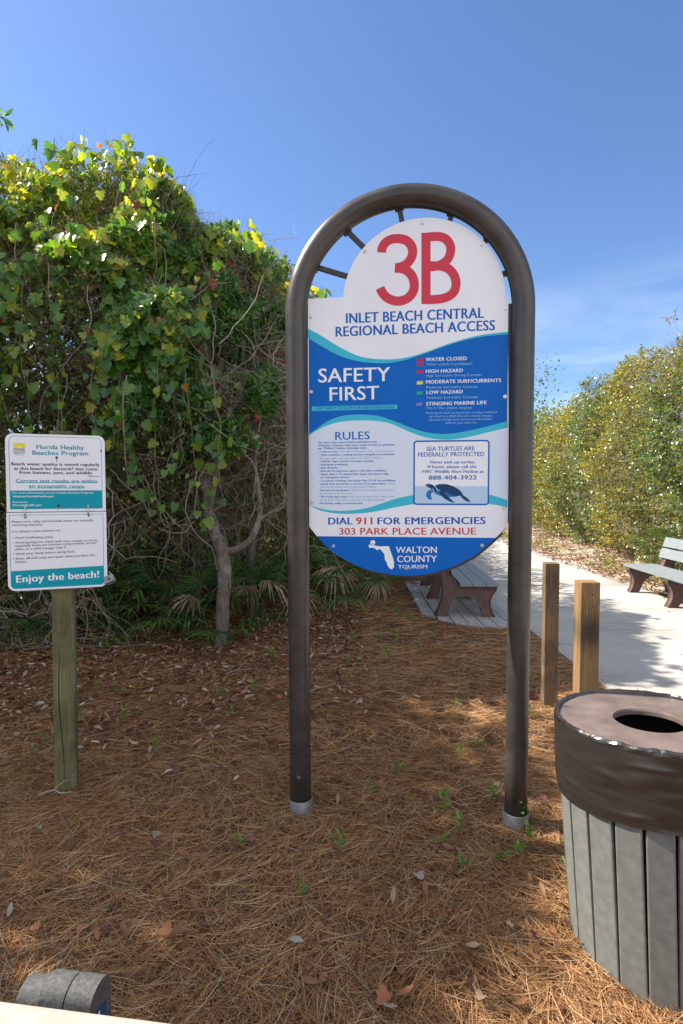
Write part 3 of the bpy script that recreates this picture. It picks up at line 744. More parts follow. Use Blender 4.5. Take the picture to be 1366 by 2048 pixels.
# ------------------------------------------------------------------ beach access sign
YAW = math.atan2(.118, 1.03)
bs = tag(empty('beach_access_sign', (-.199, 2.735, 0), -YAW), 'tall white and blue beach access board with red 3B in a bronze arched pipe frame', 'notice board')
PR = .0525; ARC_R = .5315; CU = .512; ZC = 2.434
pts = [(-.0045 - .0150 * z / ZC, 0, z) for z in (-.1, .6, 1.2, 1.8)] + [(CU - ARC_R, 0, ZC)]
pts = [(-.0045 - .015 * max(z, 0) / ZC, 0, z) for z in np.linspace(-.1, ZC - .02, 8)]
pts += [(CU + ARC_R * math.cos(a), 0, ZC + ARC_R * math.sin(a)) for a in np.linspace(math.pi, 0, 49)]
pts += [(1.0395 + .004 * max(z, 0) / ZC, 0, z) for z in np.linspace(ZC - .02, -.1, 8)]
mb = MB(); mb.tube(pts, PR, 32)
fr = mb.build('pipe_frame', M['bronze'], bs, True)
mb = MB(); mb.tube([(-.005, -.0515, .1876), (-.005, -.0545, .1876)], .009, 12); mb.build('grommet', M['steel'], fr)
for u in (-.0045, 1.0395):
    mb = MB(); mb.lathe([(.058, -.05), (.060, .058), (.057, .062), (.053, .058), (.0527, .03)], 32, c=(u, 0)); mb.build('sleeve', M['galv'], bs, True)
for p, q in BRACKETS:
    mb = MB(); p, q = Vector((p[0], .014, p[1])), Vector((q[0], .014, q[1])); d = (q - p).normalized()
    n_ = Vector((-d.z, 0, d.x)); a, b_ = p - d * .02, q + d * .03
    for yy0, yy1, w in ((0, .012, .0115),):
        pts4 = [a + n_ * w, b_ + n_ * w, b_ - n_ * w, a - n_ * w]
        mb.prism([(t.x, t.z) for t in pts4], .008, .024)
    c0 = p + d * .002
    mb.prism([(c0.x + n_.x * .022 - d.x * .006, c0.z + n_.z * .022 - d.z * .006), (c0.x + n_.x * .022 + d.x * .006, c0.z + n_.z * .022 + d.z * .006), (c0.x - n_.x * .022 + d.x * .006, c0.z - n_.z * .022 + d.z * .006), (c0.x - n_.x * .022 - d.x * .006, c0.z - n_.z * .022 - d.z * .006)], -.004, .03)
    mb.build('bracket', M['bronze_dark'], bs)
for x0, x1, z0, z1 in ((.026, .046, 1.43, 2.50), (.972, 1.000, 1.436, 2.455)):
    mb = MB(); mb.box(x0, x1, .006, .026, z0, z1, bev=.001)
    nb = 5
    for i in range(nb):
        zc = z0 + (z1 - z0) * (i + .35) / nb; xw = x0 - .006 if x0 < .5 else x1 - .006
        mb.box(xw, xw + .012, -.006, .03, zc - .028, zc + .028, bev=.002)
    mb.build('mounting_strip', M['bronze_dark'], bs)
# the board: shoulders, round head, bowed foot
PCU, PCZ, PCR = .585, 2.484, .378
a0 = math.pi - math.asin((2.5115 - PCZ) / PCR); a1 = math.asin((2.487 - PCZ) / PCR)
head = [(PCU + PCR * math.cos(a), PCZ + PCR * math.sin(a)) for a in np.linspace(a0, a1, 60)]
arc = smooth_line(ARC, 5)
outline = [(.0375, 2.5095)] + head + [(.9757, 2.490), (.9762, 2.3), (.984, 1.9), (.9862, 1.4263)] + arc[::-1][1:] + [(.0372, 2.2)]
mb = MB(); mb.prism(outline, .000, .006)
pn = mb.build('board', M['panel_white'], bs)
cx_, cz_ = .51, 2.0
mb = MB(); inner = [(.51 + (x - .51) * .985 + (.012 if z < 1.4 else 0), (z + (2.0 - z) * .012) - (.020 if z < 1.45 else 0)) for x, z in outline]
mb.prism([(x, z) for x, z in inner], .0065, .022)
mb.build('backing_plate', M['bronze_dark'], bs)
mb = MB()
ribbon_between(mb, TEAL_TOP, BLUE_TOP, .0004, 1); ribbon_between(mb, BLUE_TOP, BLUE_BOT, .0004, 0); ribbon_between(mb, BLUE_BOT, TEAL_BOT, .0004, 1)
ribbon_between(mb, TEAL_BOT, RIB_TOP, .0004, 2); ribbon_between(mb, RIB_TOP, RIB_BOT, .0004, 1)
mb.build('wave_bands', [M['print_blue'], M['print_teal'], M['print_pale']], pn)
zt = 1.3675
foot = [p for p in arc if p[1] < zt]
def cutx(a, b_): return a[0] + (b_[0] - a[0]) * (zt - a[1]) / (b_[1] - a[1])
il = next(i for i, p in enumerate(arc) if p[1] < zt); ir = max(i for i, p in enumerate(arc) if p[1] < zt)
mb = MB(); face(mb, [(cutx(arc[il - 1], arc[il]), zt)] + foot + [(cutx(arc[ir], arc[ir + 1]), zt)], .0004)
mb.build('blue_foot', M['print_blue'], pn)
mb = MB()
w3 = .0425
stroke(mb, THREE_A, w3, .0006); stroke(mb, THREE_B, w3, .0009)
face(mb, B_STEM, .0006); stroke(mb, B_UP, .041, .0009); stroke(mb, B_LOW, .041, .0012)
mb.build('number_lettering', INKM['big_red'], pn)
lettering('place_name_lettering', PLACE, pn, .0008, INKM)
mb = MB(); face(mb, BAR, .0008); mb.build('text_bar', M['print_teal'], pn)
lettering('safety_lettering', SAFETY, pn, .0012, INKM)
lettering('hazard_list_lettering', HAZARD, pn, .0010, INKM)
for q in FLAGS:
    mb = MB(); face(mb, q[:4], .0010); mb.build('flag_symbol', INKM[q[4]], pn)
lettering('rules_lettering', RULES, pn, .0010, INKM)
mb = MB()
ob = rrect(.545, 1.5215, .8985, 1.8275, .016); ib = rrect(.5522, 1.5287, .8913, 1.8203, .010)
ring_band(mb, ob, ib, .0011, 0); face(mb, ib, .0009, 1)
wz = [(x, 1.6085 + .0035 * abs(math.sin((x - .55) * 85))) for x in np.linspace(.5527, .8908, 70)]
face(mb, [(.8908, 1.5292), *wz[::-1], (.5527, 1.5292)], .0011, 2)
face(mb, FLIP1, .0014, 4); face(mb, BELLY, .0014, 4); face(mb, SHELL, .0017, 3); face(mb, HEAD, .0019, 3); face(mb, FLIP3, .0020, 3); face(mb, FLIP2, .0021, 3)
stroke(mb, [(.6355, 1.600), (.642, 1.587), (.6475, 1.578)], .003, .0023, 2, 0); disc(mb, (.6145, 1.6165), .0022, .0023, 2, 8)
mb.build('turtle_notice', [INKM['blue'], M['panel_white'], INKM['water'], INKM['navy'], INKM['sea']], pn)
lettering('turtle_lettering', TURTLE, pn, .0016, INKM)
lettering('emergency_lettering', DIAL, pn, .0008, INKM)
lettering('county_lettering', WALTON, pn, .0009, INKM)
mb = MB(); face(mb, FLORIDA, .0009)
disc(mb, SUN[0], .0125, .0009, 0, 24)
for k in range(3): face(mb, [(SUN[0][0] - .0135, SUN[0][1] - .002 - k * .0045), (SUN[0][0] + .0135, SUN[0][1] - .002 - k * .0045), (SUN[0][0] + .0135, SUN[0][1] - .0035 - k * .0045), (SUN[0][0] - .0135, SUN[0][1] - .0035 - k * .0045)], .0012, 1)
mb.build('state_emblem', [INKM['white'], M['print_blue']], pn)
for c in SCREWS + SCREWS2:
    mb = MB(); c = Vector((c[0], 0, c[1]))
    for r0, r1, y0, y1 in ((.0085, .0085, 0, -.0015), (.0062, .0045, -.0015, -.0048)):
        n = 14; k = len(mb.v)
        mb.v += [(c.x + r * math.cos(2 * math.pi * i / n), y, c.z + r * math.sin(2 * math.pi * i / n)) for r, y in ((r0, y0), (r1, y1)) for i in range(n)]
        mb.f += [[k + i, k + (i + 1) % n, k + n + (i + 1) % n, k + n + i] for i in range(n)] + [[k + n + i for i in range(n)]]
        mb.m += [0] * (n + 1)
    mb.build('screw', M['steel'], pn)

# ------------------------------------------------------------------ water quality sign on its post
hy = R(19)
hs = tag(empty('water_quality_sign', (-1.433, 2.842, 0), hy), 'white and teal two-panel beach water notice bolted to a mossy square wooden post', 'sign')
mb = MB()
bm_pts = [(-.051, -.2), (.052, -.2), (.0605, 1.9), (-.0405, 1.9)]
vs_ = []
for zz, tw in ((-.2, 0), (.4, 0), (.9, 0), (1.4, 0), (1.892, 0)):
    f = (zz + .2) / 2.1; x0 = -.051 + .0105 * f; x1 = .052 + .0085 * f; b_ = .006
    vs_ += [(x0 + b_, 0, zz), (x1 - b_, 0, zz), (x1, b_, zz), (x1, .098, zz), (x0, .098, zz), (x0, b_, zz)]
fs_ = [[i * 6 + k, i * 6 + (k + 1) % 6, i * 6 + 6 + (k + 1) % 6, i * 6 + 6 + k] for i in range(4) for k in range(6)] + [[24 + k for k in range(6)]]
mb.add(vs_, fs_)
pst = mb.build('post', M['post_green'], hs)
mb = MB()
zz = np.linspace(.06, .80, 14)
for i in range(13):
    x0, x1 = [.0 - .012 * math.sin(z * 2.2) + .006 * math.sin(z * 9) - .004 for z in (zz[i], zz[i + 1])]
    w0, w1 = [.0024 * math.sin(math.pi * (z - .05) / .77) + .0006 for z in (zz[i], zz[i + 1])]
    mb.poly([(x0 - w0, -.0006, zz[i]), (x0 + w0, -.0006, zz[i]), (x1 + w1, -.0006, zz[i + 1]), (x1 - w1, -.0006, zz[i + 1])])
mb.build('crack', M['inside'], pst)
UP = rrect(-.230, 1.484, .2195, 1.8697, .034, 8, 'cd')
LO = rrect(-.2312, 1.0925, .2212, 1.4805, .034, 8, 'ab')
mb = MB(); mb.prism(UP, -.020, -.0165); up = mb.build('upper_panel', M['panel_white'], hs)
mb = MB(); mb.prism(LO, -.026, -.0225); lw = mb.build('lower_panel', M['panel_white'], hs)
D1, D2 = .0204, .0264
mb = MB()
ring_band(mb, rrect(-.2152, 1.4975, .2045, 1.8585, .026, 8, 'cd'), rrect(-.2132, 1.4995, .2025, 1.8565, .024, 8, 'cd'), D1 + .0002, 0)
face(mb, [(-.2148, 1.498), (.2042, 1.4995), (.2040, 1.5905), (-.2145, 1.5897)], D1 + .0004, 0)
face(mb, H_UND[:4], D1, 0); face(mb, H_UND[4:], D1, 0)
ring_band(mb, rrect(-.2190, 1.1035, .2062, 1.4695, .022, 8, 'ab'), rrect(-.2170, 1.1055, .2042, 1.4675, .020, 8, 'ab'), D2 + .0002, 0)
lob = mb.build('teal_bands', INKM['teal'], up)
mb = MB(); face(mb, [*rrect(-.2176, 1.1045, .2050, 1.30, .021, 8, 'ab')[:18], (.2050, 1.2009), (-.2172, 1.1924)], D2 + .0004, 0); mb.build('teal_foot', INKM['teal'], lw)
lettering('programme_lettering', HEALTH_UP, up, D1 + .0008, INKM)
mb = MB(); face(mb, H_YEL, D1, 0); disc(mb, (-.1690, 1.7978), .0075, D1 + .0003, 1, 16, 0, math.pi)
face(mb, [(-.1944, 1.7965), (-.1448, 1.7965), (-.1448, 1.7930), (-.1944, 1.7930)], D1, 2)
mb.build('health_emblem', [INKM['yellow'], INKM['white'], INKM['teal']], up)
lettering('emblem_lettering', HEALTH_LOGO, up, D1 + .0006, INKM)
lettering('advice_lettering', HEALTH_LOW, lw, D2 + .0008, INKM)
for i, c in enumerate(H_HOLES):
    mb = MB(); disc(mb, c, (.0062, .0066, .0045)[i], D1 + .0012, 0, 14)
    if i < 2: face(mb, [(c[0] - .002, c[1] - .006), (c[0] + .002, c[1] - .006), (c[0] + .0012, c[1] - .024), (c[0] - .0008, c[1] - .024)], D1 + .0010, 1)
    mb.build('bolt_hole', [M['inside'], INKM['rust']], up)
for a, b_ in ((H_RINGS[0], H_RINGS[1]), (H_RINGS[2], H_RINGS[3])):
    c = Vector(((a[0] + b_[0]) / 2, -.024, (a[1] + b_[1]) / 2)); r = (a[1] - b_[1]) / 2
    mb = MB(); mb.tube([c + Vector((0, -math.cos(t) * r * .8, math.sin(t) * r)) for t in np.linspace(-1.9, 1.9, 17)], .0034, 8)
    for q, dd in ((a, .0215), (b_, .0275)): mb.tube([(q[0], -dd, q[1]), (q[0], -dd - .0015, q[1])], .0065, 12)
    mb.build('hanging_ring', M['steel'], hs, True)
pl = empty('padlock', (0, 0, 0)); pl.matrix_world = hs.matrix_basis @ Matrix.Translation((.232, -.03, 1.128)) @ Matrix.Rotation(R(-24), 4, 'Y') @ Matrix.Rotation(R(-38), 4, 'X')
tag(pl, 'small silver padlock hanging at the lower right corner of the white water sign', 'padlock')
mb = MB(); oc = [(-.026, -.014), (-.018, -.021), (.018, -.021), (.026, -.014), (.026, .012), (.018, .02), (-.018, .02), (-.026, .012)]
mb.prism(oc, -.013, .013); lb = mb.build('lock_body', M['galv'], pl)
mb = MB(); mb.tube([(0, -.0131, -.002), (0, -.0150, -.002)], .008, 14); mb.tube([(0, -.0150, -.002), (0, -.0155, -.002)], .0045, 10); mb.build('keyhole', M['bronze_dark'], lb)
mb = MB(); mb.tube([(-.016, 0, .015), (-.016, 0, .03), (-.011, .002, .043), (0, .004, .049), (.011, .002, .043), (.016, 0, .03), (.016, 0, .015)], .0036, 8); mb.build('shackle', M['steel'], pl, True)

# ------------------------------------------------------------------ bare square posts by the path
def square_post(x, y, rz, w, h, mat, label):
    o = tag(empty('wooden_post', (x, y, 0), rz), label, 'post', 'short square wooden posts beside the path')
    mb = MB(); mb.box(-w / 2, w / 2, 0, w, -.2, h, bev=.004)
    p = mb.build('shaft', mat, o)
    mb = MB()
    for cx, cz, r in ((.008, h - .065, .006), (.012, h - .13, .004), (-.004, h - .14, .003)):
        disc(mb, (cx, cz), r, .0006, 0, 9)
    mb.build('nail_hole', M['inside'], p)
    r_ = random.Random(int(x * 100)); mb = MB()
    for (cx, z0, z1, w_) in ((r_.uniform(-.02, .025), .12, .52, .0022), (r_.uniform(-.03, .03), h - .30, h - .01, .0016)):
        zz = np.linspace(z0, z1, 9); xx = [cx + .006 * math.sin(q * 9 + x * 7) for q in zz]; ww = [w_ * math.sin(math.pi * min(.97, max(.04, k / 8))) for k in range(9)]
        for k in range(8): mb.poly([(xx[k] - ww[k], -.0006, zz[k]), (xx[k] + ww[k], -.0006, zz[k]), (xx[k + 1] + ww[k + 1], -.0006, zz[k + 1]), (xx[k + 1] - ww[k + 1], -.0006, zz[k + 1])])
    mb.build('crack', M['inside'], p)
    return o
square_post(1.536, 4.05, R(-6), .098, 1.055, M['post_grey'], 'greyer short square wooden post, farther from the bin and nearer the board')
square_post(1.327, 2.96, R(-2), .100, 1.10, M['post_new'], 'yellow short square wooden post with a dark stain just behind the bin')

# ------------------------------------------------------------------ benches
def make_bench(label):
    o = tag(empty('park_bench', (0, 0, 0)), label, 'bench', 'grey plank benches along the path')
    prof = [(0, 0), (.155, 0), (.165, .05), (.185, .14), (.215, .21), (.27, .25), (.35, .268), (.43, .25), (.50, .20), (.545, .12), (.575, .04), (.60, 0), (.725, 0), (.70, .05), (.672, .12), (.665, .20), (.69, .27), (.73, .32), (.745, .355), (.735, .385),
            (.30, .385), (.26, .395), (.232, .43), (.20, .52), (.165, .64), (.10, .84), (.02, .84), (.03, .74), (.055, .60), (.085, .45), (.10, .33), (.085, .20), (.05, .10)]
    for y in (.12, 1.22, 2.32):
        mb = MB(); mb.prism([(p[0], p[1]) for p in prof], y - .045, y + .045)
        f = mb.build('leg_frame', M['bench_brown'], o)
        mb = MB()      # raised rim along the frame's outer edge
        for sd in (-.046, .046):
            for seg in (prof[12:20], prof[20:26], prof[27:] + prof[:1]):
                mb = MB(); mb.tube([Vector((p[0], y + sd, p[1])) for p in seg], .011, 6)
                mb.build('raised_rim', M['bench_brown'], f, True)
    for i in range(3):
        x0 = .292 + i * .158
        mb = MB(); mb.box(x0, x0 + .150, 0, 2.44, .386, .424, bev=.004); mb.build('seat_plank', M['plank'], o)
    for i in range(2):
        z0 = .52 + i * .165
        Mx = Matrix.Translation((.20 - (z0 - .52) * .34, 0, z0)) @ Matrix.Rotation(R(-18), 4, 'Y')
        mb = MB(); mb.box(-.002, .036, 0, 2.44, 0, .15, bev=.004, M=Mx); mb.build('back_plank', M['plank'], o)
    return o
b1 = make_bench('grey plank bench on the weathered deck, mostly hidden behind the notice board')
b1.location = (1.155, 6.80, .018); b1.rotation_euler = (0, 0, R(-3.6))
b2 = copy_tree(b1)
b2['label'] = 'grey plank bench on the far side of the concrete path, cut by the right edge'
b2.location = (5.14, 8.62, .012); b2.rotation_euler = (0, 0, R(180 - 3.0))

# ------------------------------------------------------------------ litter bin with its bag
CX, CY, BR = 1.122, 2.007, .316
LEAN = Vector((-.017, .034, .755)).normalized(); BASE = Vector((CX, CY, .755)) - LEAN * .755
bn = tag(empty('litter_bin', BASE), 'round dark grey slatted litter bin with a brown ring lid', 'bin')
ns = 21; ZT = .755; TAP = R(2.4)
bn.rotation_euler = LEAN.to_track_quat('Z', 'Y').to_euler()
for i in range(ns):
    a = 2 * math.pi * (i + .3) / ns
    Mx = Matrix.Rotation(a, 4, 'Z') @ Matrix.Translation((BR, 0, ZT)) @ Matrix.Rotation(TAP, 4, 'Y') @ Matrix.Translation((0, 0, -ZT))
    mb = MB(); mb.box(-.014, .004, -.0405, .0405, -.07, ZT - .03, bev=.005, M=Mx); mb.build('slat', M['slat'], bn)
for z in (.10, .60):
    rz0 = BR - .018 - (ZT - z) * math.tan(TAP)
    mb = MB(); mb.lathe([(rz0, z), (rz0, z + .04), (rz0 - .005, z + .04), (rz0 - .005, z)], 48, closed=True); mb.build('hoop', M['inside'], bn)
mb = MB(); mb.lathe([(BR - .075, .04), (BR - .045, ZT - .05)], 48); mb.lathe([(.001, .045), (BR - .075, .045)], 32); mb.build('liner_drum', M['inside'], bn, True)
mb = MB()
mb.lathe([(.118, ZT - .006), (.121, ZT + .002), (.307, ZT + .002), (.310, ZT - .002), (.310, ZT - .02), (.118, ZT - .02)], 72, closed=True)
lid = mb.build('ring_lid', M['lid'], bn)
bag = tag(empty('bin_bag', BASE), 'black plastic bin bag folded down over the rim of the litter bin', 'bin bag')
bag.rotation_euler = bn.rotation_euler
rng = random.Random(4)
def bag_wob(a, z, i):
    k = i / 22.0
    w = .0035 * noise.noise(Vector((math.cos(a) * 3.2, math.sin(a) * 3.2, z * 26))) + .004 * noise.noise(Vector((math.cos(a) * 1.4 + 4, math.sin(a) * 1.4, z * 13)))
    # long slanting creases running down towards the viewer
    for (a_, z_, sl, amp, wd) in ((3.75, .60, -.20, .010, .0055), (4.05, .53, -.12, .011, .006), (4.15, .555, -.10, .007, .004), (3.55, .655, -.16, .006, .0045), (4.35, .52, -.07, .008, .005), (3.95, .565, -.17, .007, .004), (3.4, .69, -.15, .006, .004), (4.3, .62, -.08, .005, .004), (3.9, .665, -.12, .005, .0035), (4.2, .585, -.09, .005, .0035), (3.9, .50, -.10, .007, .004), (4.5, .67, -.05, .004, .004)):
        da = (a - a_ + math.pi) % (2 * math.pi) - math.pi
        dz_ = (z - (z_ + sl * da))
        w += 1.7 * amp * math.exp(-(dz_ / wd) ** 2) * math.exp(-(da / .55) ** 2)
    return w, .012 * noise.noise(Vector((math.cos(a) * 1.2, math.sin(a) * 1.2, 7))) * max(0, 1 - abs(z - .52) / .08) + (-.03 * math.cos(a - 4.1) if z < .52 else -.03 * math.cos(a - 4.1) * max(0, 1 - (z - .52) / .2))
prof = [(BR + .005, ZT - .0 - .25 * k) for k in np.linspace(0, 1, 60)]
prof = [(BR + .008 + .005 * math.sin(k * 2.6) + .003 * k - .27 * k * math.tan(TAP) * .8, ZT - .27 * k) for k in np.linspace(0, 1, 90)]
mb = MB(); mb.lathe(prof, 260, wob=bag_wob)
mb.build('outer_fold', M['bag'], bag, True)
mb = MB()
def rim_wob(a, z, i):
    s_ = noise.noise(Vector((math.cos(a) * 7, math.sin(a) * 7, i * .4)))
    return .006 * s_ * (1 if 0 < i < 7 else .2), .007 * abs(noise.noise(Vector((math.cos(a) * 9, math.sin(a) * 9, 3)))) * (1 if 0 < i < 7 else 0)
mb.lathe([(BR + .007, ZT), (BR + .006, ZT + .008), (BR + .001, ZT + .014), (BR - .003, ZT + .015), (BR - .006, ZT + .010), (BR - .008, ZT + .004), (BR - .010, ZT - .006), (BR - .03, ZT - .03), (BR - .06, ZT - .06)], 160, wob=rim_wob)
mb.build('rim_fold', M['bag'], bag)
mb = MB(); mb.lathe([(BR - .06, ZT - .06), (BR - .07, .40), (BR - .09, .18), (.05, .08)], 60, wob=lambda a, z, i: (.012 * noise.noise(Vector((math.cos(a) * 3, math.sin(a) * 3, z * 4))), 0))
mb.build('inner_bag', M['bag'], bag)

# ------------------------------------------------------------------ beige bench at the camera's feet
fb = tag(empty('beige_bench', (-.5, .9, 0)), 'beige plank and charcoal plastic bench cut off at the bottom left corner', 'bench')
rz_ = math.atan2(.823 - .860, .283)
Mb = Matrix.Translation((-.5 + .5, 0, 0))
mb = MB()
Mx = Matrix.Translation((-.545 + .5, .862 - .9, .74)) @ Matrix.Rotation(rz_, 4, 'Z')
mb.box(-1.2, .62, -.135, 0, 0, .042, bev=.005, M=Mx); mb.build('plank', M['beige'], fb)
mb = MB(); mb.box(-.03, .05, -.115, -.02, -.74, -.001, M=Mx); mb.build('support_post', M['charcoal'], fb)
dprof = [(0, -.12), (0, -.002), (.001, .001)] + [(.036 - .034 * math.cos(t), .002 + .027 * math.sin(t)) for t in np.linspace(.25, math.pi - .1, 16)] + [(.070, -.015), (.070, -.12)]
def end_block(x, y, z, pieces, blue):
    for x0, x1 in pieces:
        Mp = Matrix.Translation((x + .5, y - .9, z)) @ Matrix.Rotation(rz_, 4, 'Z')
        mb = MB(); mb.prism(dprof, x0, x1, axis='x'); mb.v = [tuple(Mp @ Vector(p)) for p in mb.v]
        e = mb.build('rounded_end', M['charcoal'], fb)
        e.data.shade_smooth(); e.data.set_sharp_from_angle(angle=R(30))
        if blue and x1 > .08:
            mb = MB(); mb.poly([tuple(Mp @ Vector((x1 + .0006, a, b_))) for a, b_ in ((.014, -.012), (.052, -.020), (.055, -.06), (.012, -.06))])
            mb.poly([tuple(Mp @ Vector((x1 + .0010, a, b_))) for a, b_ in ((.026, -.022), (.032, -.02), (.030, -.034), (.026, -.036))], 1)
            mb.build('blue_sticker', [INKM['navy'], INKM['white']], e)
    mb = MB(); Mp = Matrix.Translation((x + .5, y - .9, 0)) @ Matrix.Rotation(rz_, 4, 'Z'); mb.box(pieces[0][0] + .012, pieces[-1][1] - .012, .012, .06, 0, z - .121, M=Mp); mb.build('support_post', M['charcoal'], fb)
end_block(-.543, .960, .674, [(0, .047), (.0495, .100)], True)
end_block(-.603, .990, .640, [(0, .050)], False)

# ------------------------------------------------------------------ foliage tools
RS = np.random.RandomState(11)
def wob3(Pn, f, ph=0.0):
    x, y, z = Pn[:, 0] * f + ph, Pn[:, 1] * f + 1.7 * ph, Pn[:, 2] * f - ph
    return (np.sin(1.0 * x + 1.9 * y + .7 * z) + np.sin(-1.6 * x + .8 * y + 2.1 * z + 1.3) + np.sin(2.3 * x - 1.1 * y - 1.4 * z + 2.7) + np.sin(.6 * x + 2.7 * y - 2.2 * z + .5)) / 4

T_SMALL = (np.array([(0, 0, 0), (.30, .45, .06), (0, 1, 0), (-.30, .45, .06)], float), np.array([(0, 1, 2), (0, 2, 3)]))
T_NARROW = (np.array([(0, 0, 0), (.13, .3, .05), (.15, .65, .05), (0, 1, -.06), (-.15, .65, .05), (-.13, .3, .05), (0, .5, 0)], float), np.array([(6, 0, 1), (6, 1, 2), (6, 2, 3), (6, 3, 4), (6, 4, 5), (6, 5, 0)]))
T_GRAPE = (np.array([(0, .06, 0), (.16, -.06, .03), (.42, .03, .09), (.53, .28, .12), (.36, .40, .07), (.52, .62, .09), (.25, .68, .02), (.22, .88, -.01), (0, 1.02, -.08), (-.19, .90, -.01), (-.27, .70, .02), (-.48, .58, .09), (-.34, .42, .07), (-.54, .30, .12), (-.42, .03, .09), (-.16, -.06, .03), (0, .42, -.02)], float),
           np.array([(16, i, (i + 1) % 16) for i in range(16)]))

def leaves(P_, D_, N_, size, tmpl, curl=0.0):
    """place a leaf template at every P with tip direction D and face normal N"""
    V0, F0 = tmpl
    y = unit(D_); x = unit(np.cross(y, N_)); z = np.cross(x, y)
    s = size[:, None, None]
    V = P_[:, None, :] + s * (V0[None, :, 0:1] * x[:, None, :] + V0[None, :, 1:2] * y[:, None, :] + V0[None, :, 2:3] * (z[:, None, :] * (1 + curl * RS.randn(len(P_), 1, 1))))
    n, k = len(P_), len(V0)
    Fc = (F0[None] + (np.arange(n) * k)[:, None, None]).reshape(-1, 3)
    return V.reshape(-1, 3), Fc

def sticks(A, B, r0, r1, sag=0.0, seg=2, jit=0.0):
    """thin three-sided twigs from A to B"""
    n = len(A); rings = []
    d = unit(B - A); s1 = unit(np.cross(d, RS.randn(n, 3))); s2 = np.cross(d, s1)
    for i in range(seg + 1):
        t = i / seg
        c = A + (B - A) * t
        if 0 < i < seg: c = c + jit * RS.randn(n, 3) * np.linalg.norm(B - A, axis=1, keepdims=True)
        c = c - np.array([0, 0, sag]) * (4 * t * (1 - t))
        r = (np.asarray(r0) * (1 - t) + np.asarray(r1) * t)
        r = np.broadcast_to(r, (n,))[:, None]
        rings.append(np.stack([c + r * (s1 * math.cos(a) + s2 * math.sin(a)) for a in (0, 2.094, 4.189)], 1))
    V = np.stack(rings, 1)                       # n, seg+1, 3, 3
    base = np.arange(n)[:, None, None] * (seg + 1) * 3
    q = []
    for i in range(seg):
        for k in range(3):
            k2 = (k + 1) % 3
            q.append([i * 3 + k, i * 3 + k2, (i + 1) * 3 + k2, (i + 1) * 3 + k])
    Fc = (base + np.array(q)[None]).reshape(-1, 4)
    return V.reshape(-1, 3), Fc

def cat(parts):
    V, Fc, n = [], [], 0
    for v, f in parts:
        V.append(v); Fc.append(f + n); n += len(v)
    return np.concatenate(V), np.concatenate(Fc)

class Thicket:
    """a dense hedge-like stand: a plan line, a crest height along it and a bulging cross-section"""
    def __init__(self, plan, inward, prof, seed=0.0):
        p = np.array(plan, float); self.xy = p[:, :2]; self.h = p[:, 2]
        self.s = np.concatenate([[0], np.cumsum(np.linalg.norm(np.diff(self.xy, axis=0), axis=1))])
        self.side = inward; self.prof = np.array(prof, float); self.seed = seed
    def s_at(self, axis, v): return float(np.interp(v, self.xy[:, axis], self.s))
    def at(self, s):
        c = np.stack([np.interp(s, self.s, self.xy[:, i]) for i in (0, 1)], -1)
        e = .35
        t = np.stack([np.interp(s + e, self.s, self.xy[:, i]) - np.interp(s - e, self.s, self.xy[:, i]) for i in (0, 1)], -1)
        t = unit(t); n = np.stack([-t[:, 1], t[:, 0]], -1) * self.side
        return c, n, np.interp(s, self.s, self.h)
    def sample(self, N, s0, s1, p0=0, p1=1, depth=.5, dmax=2.0, bulge=.24, lump=0.0, gap=None, gf=2.0, gph=0.0):
        s = RS.uniform(s0, s1, N); p = RS.uniform(p0, p1, N)
        c, nin, H = self.at(s)
        def pos(pp):
            o = np.interp(pp, self.prof[:, 0], self.prof[:, 1]); z = np.interp(pp, self.prof[:, 0], self.prof[:, 2]) * H
            return o, z
        o, z = pos(p); oa, za = pos(p - .03); ob_, zb = pos(p + .03)
        to, tz = ob_ - oa, zb - za; L_ = np.maximum(np.hypot(to, tz), 1e-6)
        no, nz_ = -tz / L_, to / L_                      # outward: towards the viewer at the face, up on the crest
        t = np.minimum(RS.exponential(depth, N), dmax)
        sp = np.stack([s, o * 1.0, z], -1)
        b_ = bulge * wob3(sp, 2.1, self.seed) + .5 * bulge * wob3(sp, 5.2, self.seed + 3) + .3 * bulge * wob3(sp, 11., self.seed + 5) + lump * wob3(sp, 1.15, self.seed + 8)
        o2 = o + no * (b_ - t); z2 = z + nz_ * (b_ - t)
        P_ = np.stack([c[:, 0] + nin[:, 0] * o2, c[:, 1] + nin[:, 1] * o2, z2], -1)
        Nn = unit(np.stack([nin[:, 0] * no, nin[:, 1] * no, nz_], -1))
        keep = P_[:, 2] > .05
        if gap is not None: keep &= wob3(P_, gf, gph) > gap
        return P_[keep], Nn[keep]

def leaf_dirs(Nn, out, down, rnd):
    d = Nn * out + np.array([0, 0, -down]) + rnd * RS.randn(len(Nn), 3)
    return unit(d)

def small_sprays(P_, Nn, k, ln, size, tmpl=T_SMALL, out=.5, up=.5, spread=.9):
    """short twigs carrying k leaves each"""
    n = len(P_)
    ax = unit(Nn * out + np.array([0, 0, up]) + .7 * RS.randn(n, 3))
    t = RS.uniform(.1, 1, (n, k)); base = (P_[:, None] + ax[:, None] * (t[..., None] * ln)).reshape(-1, 3)
    axk = np.repeat(ax, k, 0); side = unit(np.cross(axk, RS.randn(n * k, 3)))
    D_ = unit(axk * .5 + side * spread)
    Nf = unit(axk + np.array([0, 0, .6]) + .5 * RS.randn(n * k, 3))
    sz = size * RS.uniform(.6, 1.25, n * k)
    V = leaves(base, D_, Nf, sz, tmpl, .6)
    tw = sticks(P_ - ax * ln * .4, P_ + ax * ln, .0022, .001, seg=1)
    return V, tw

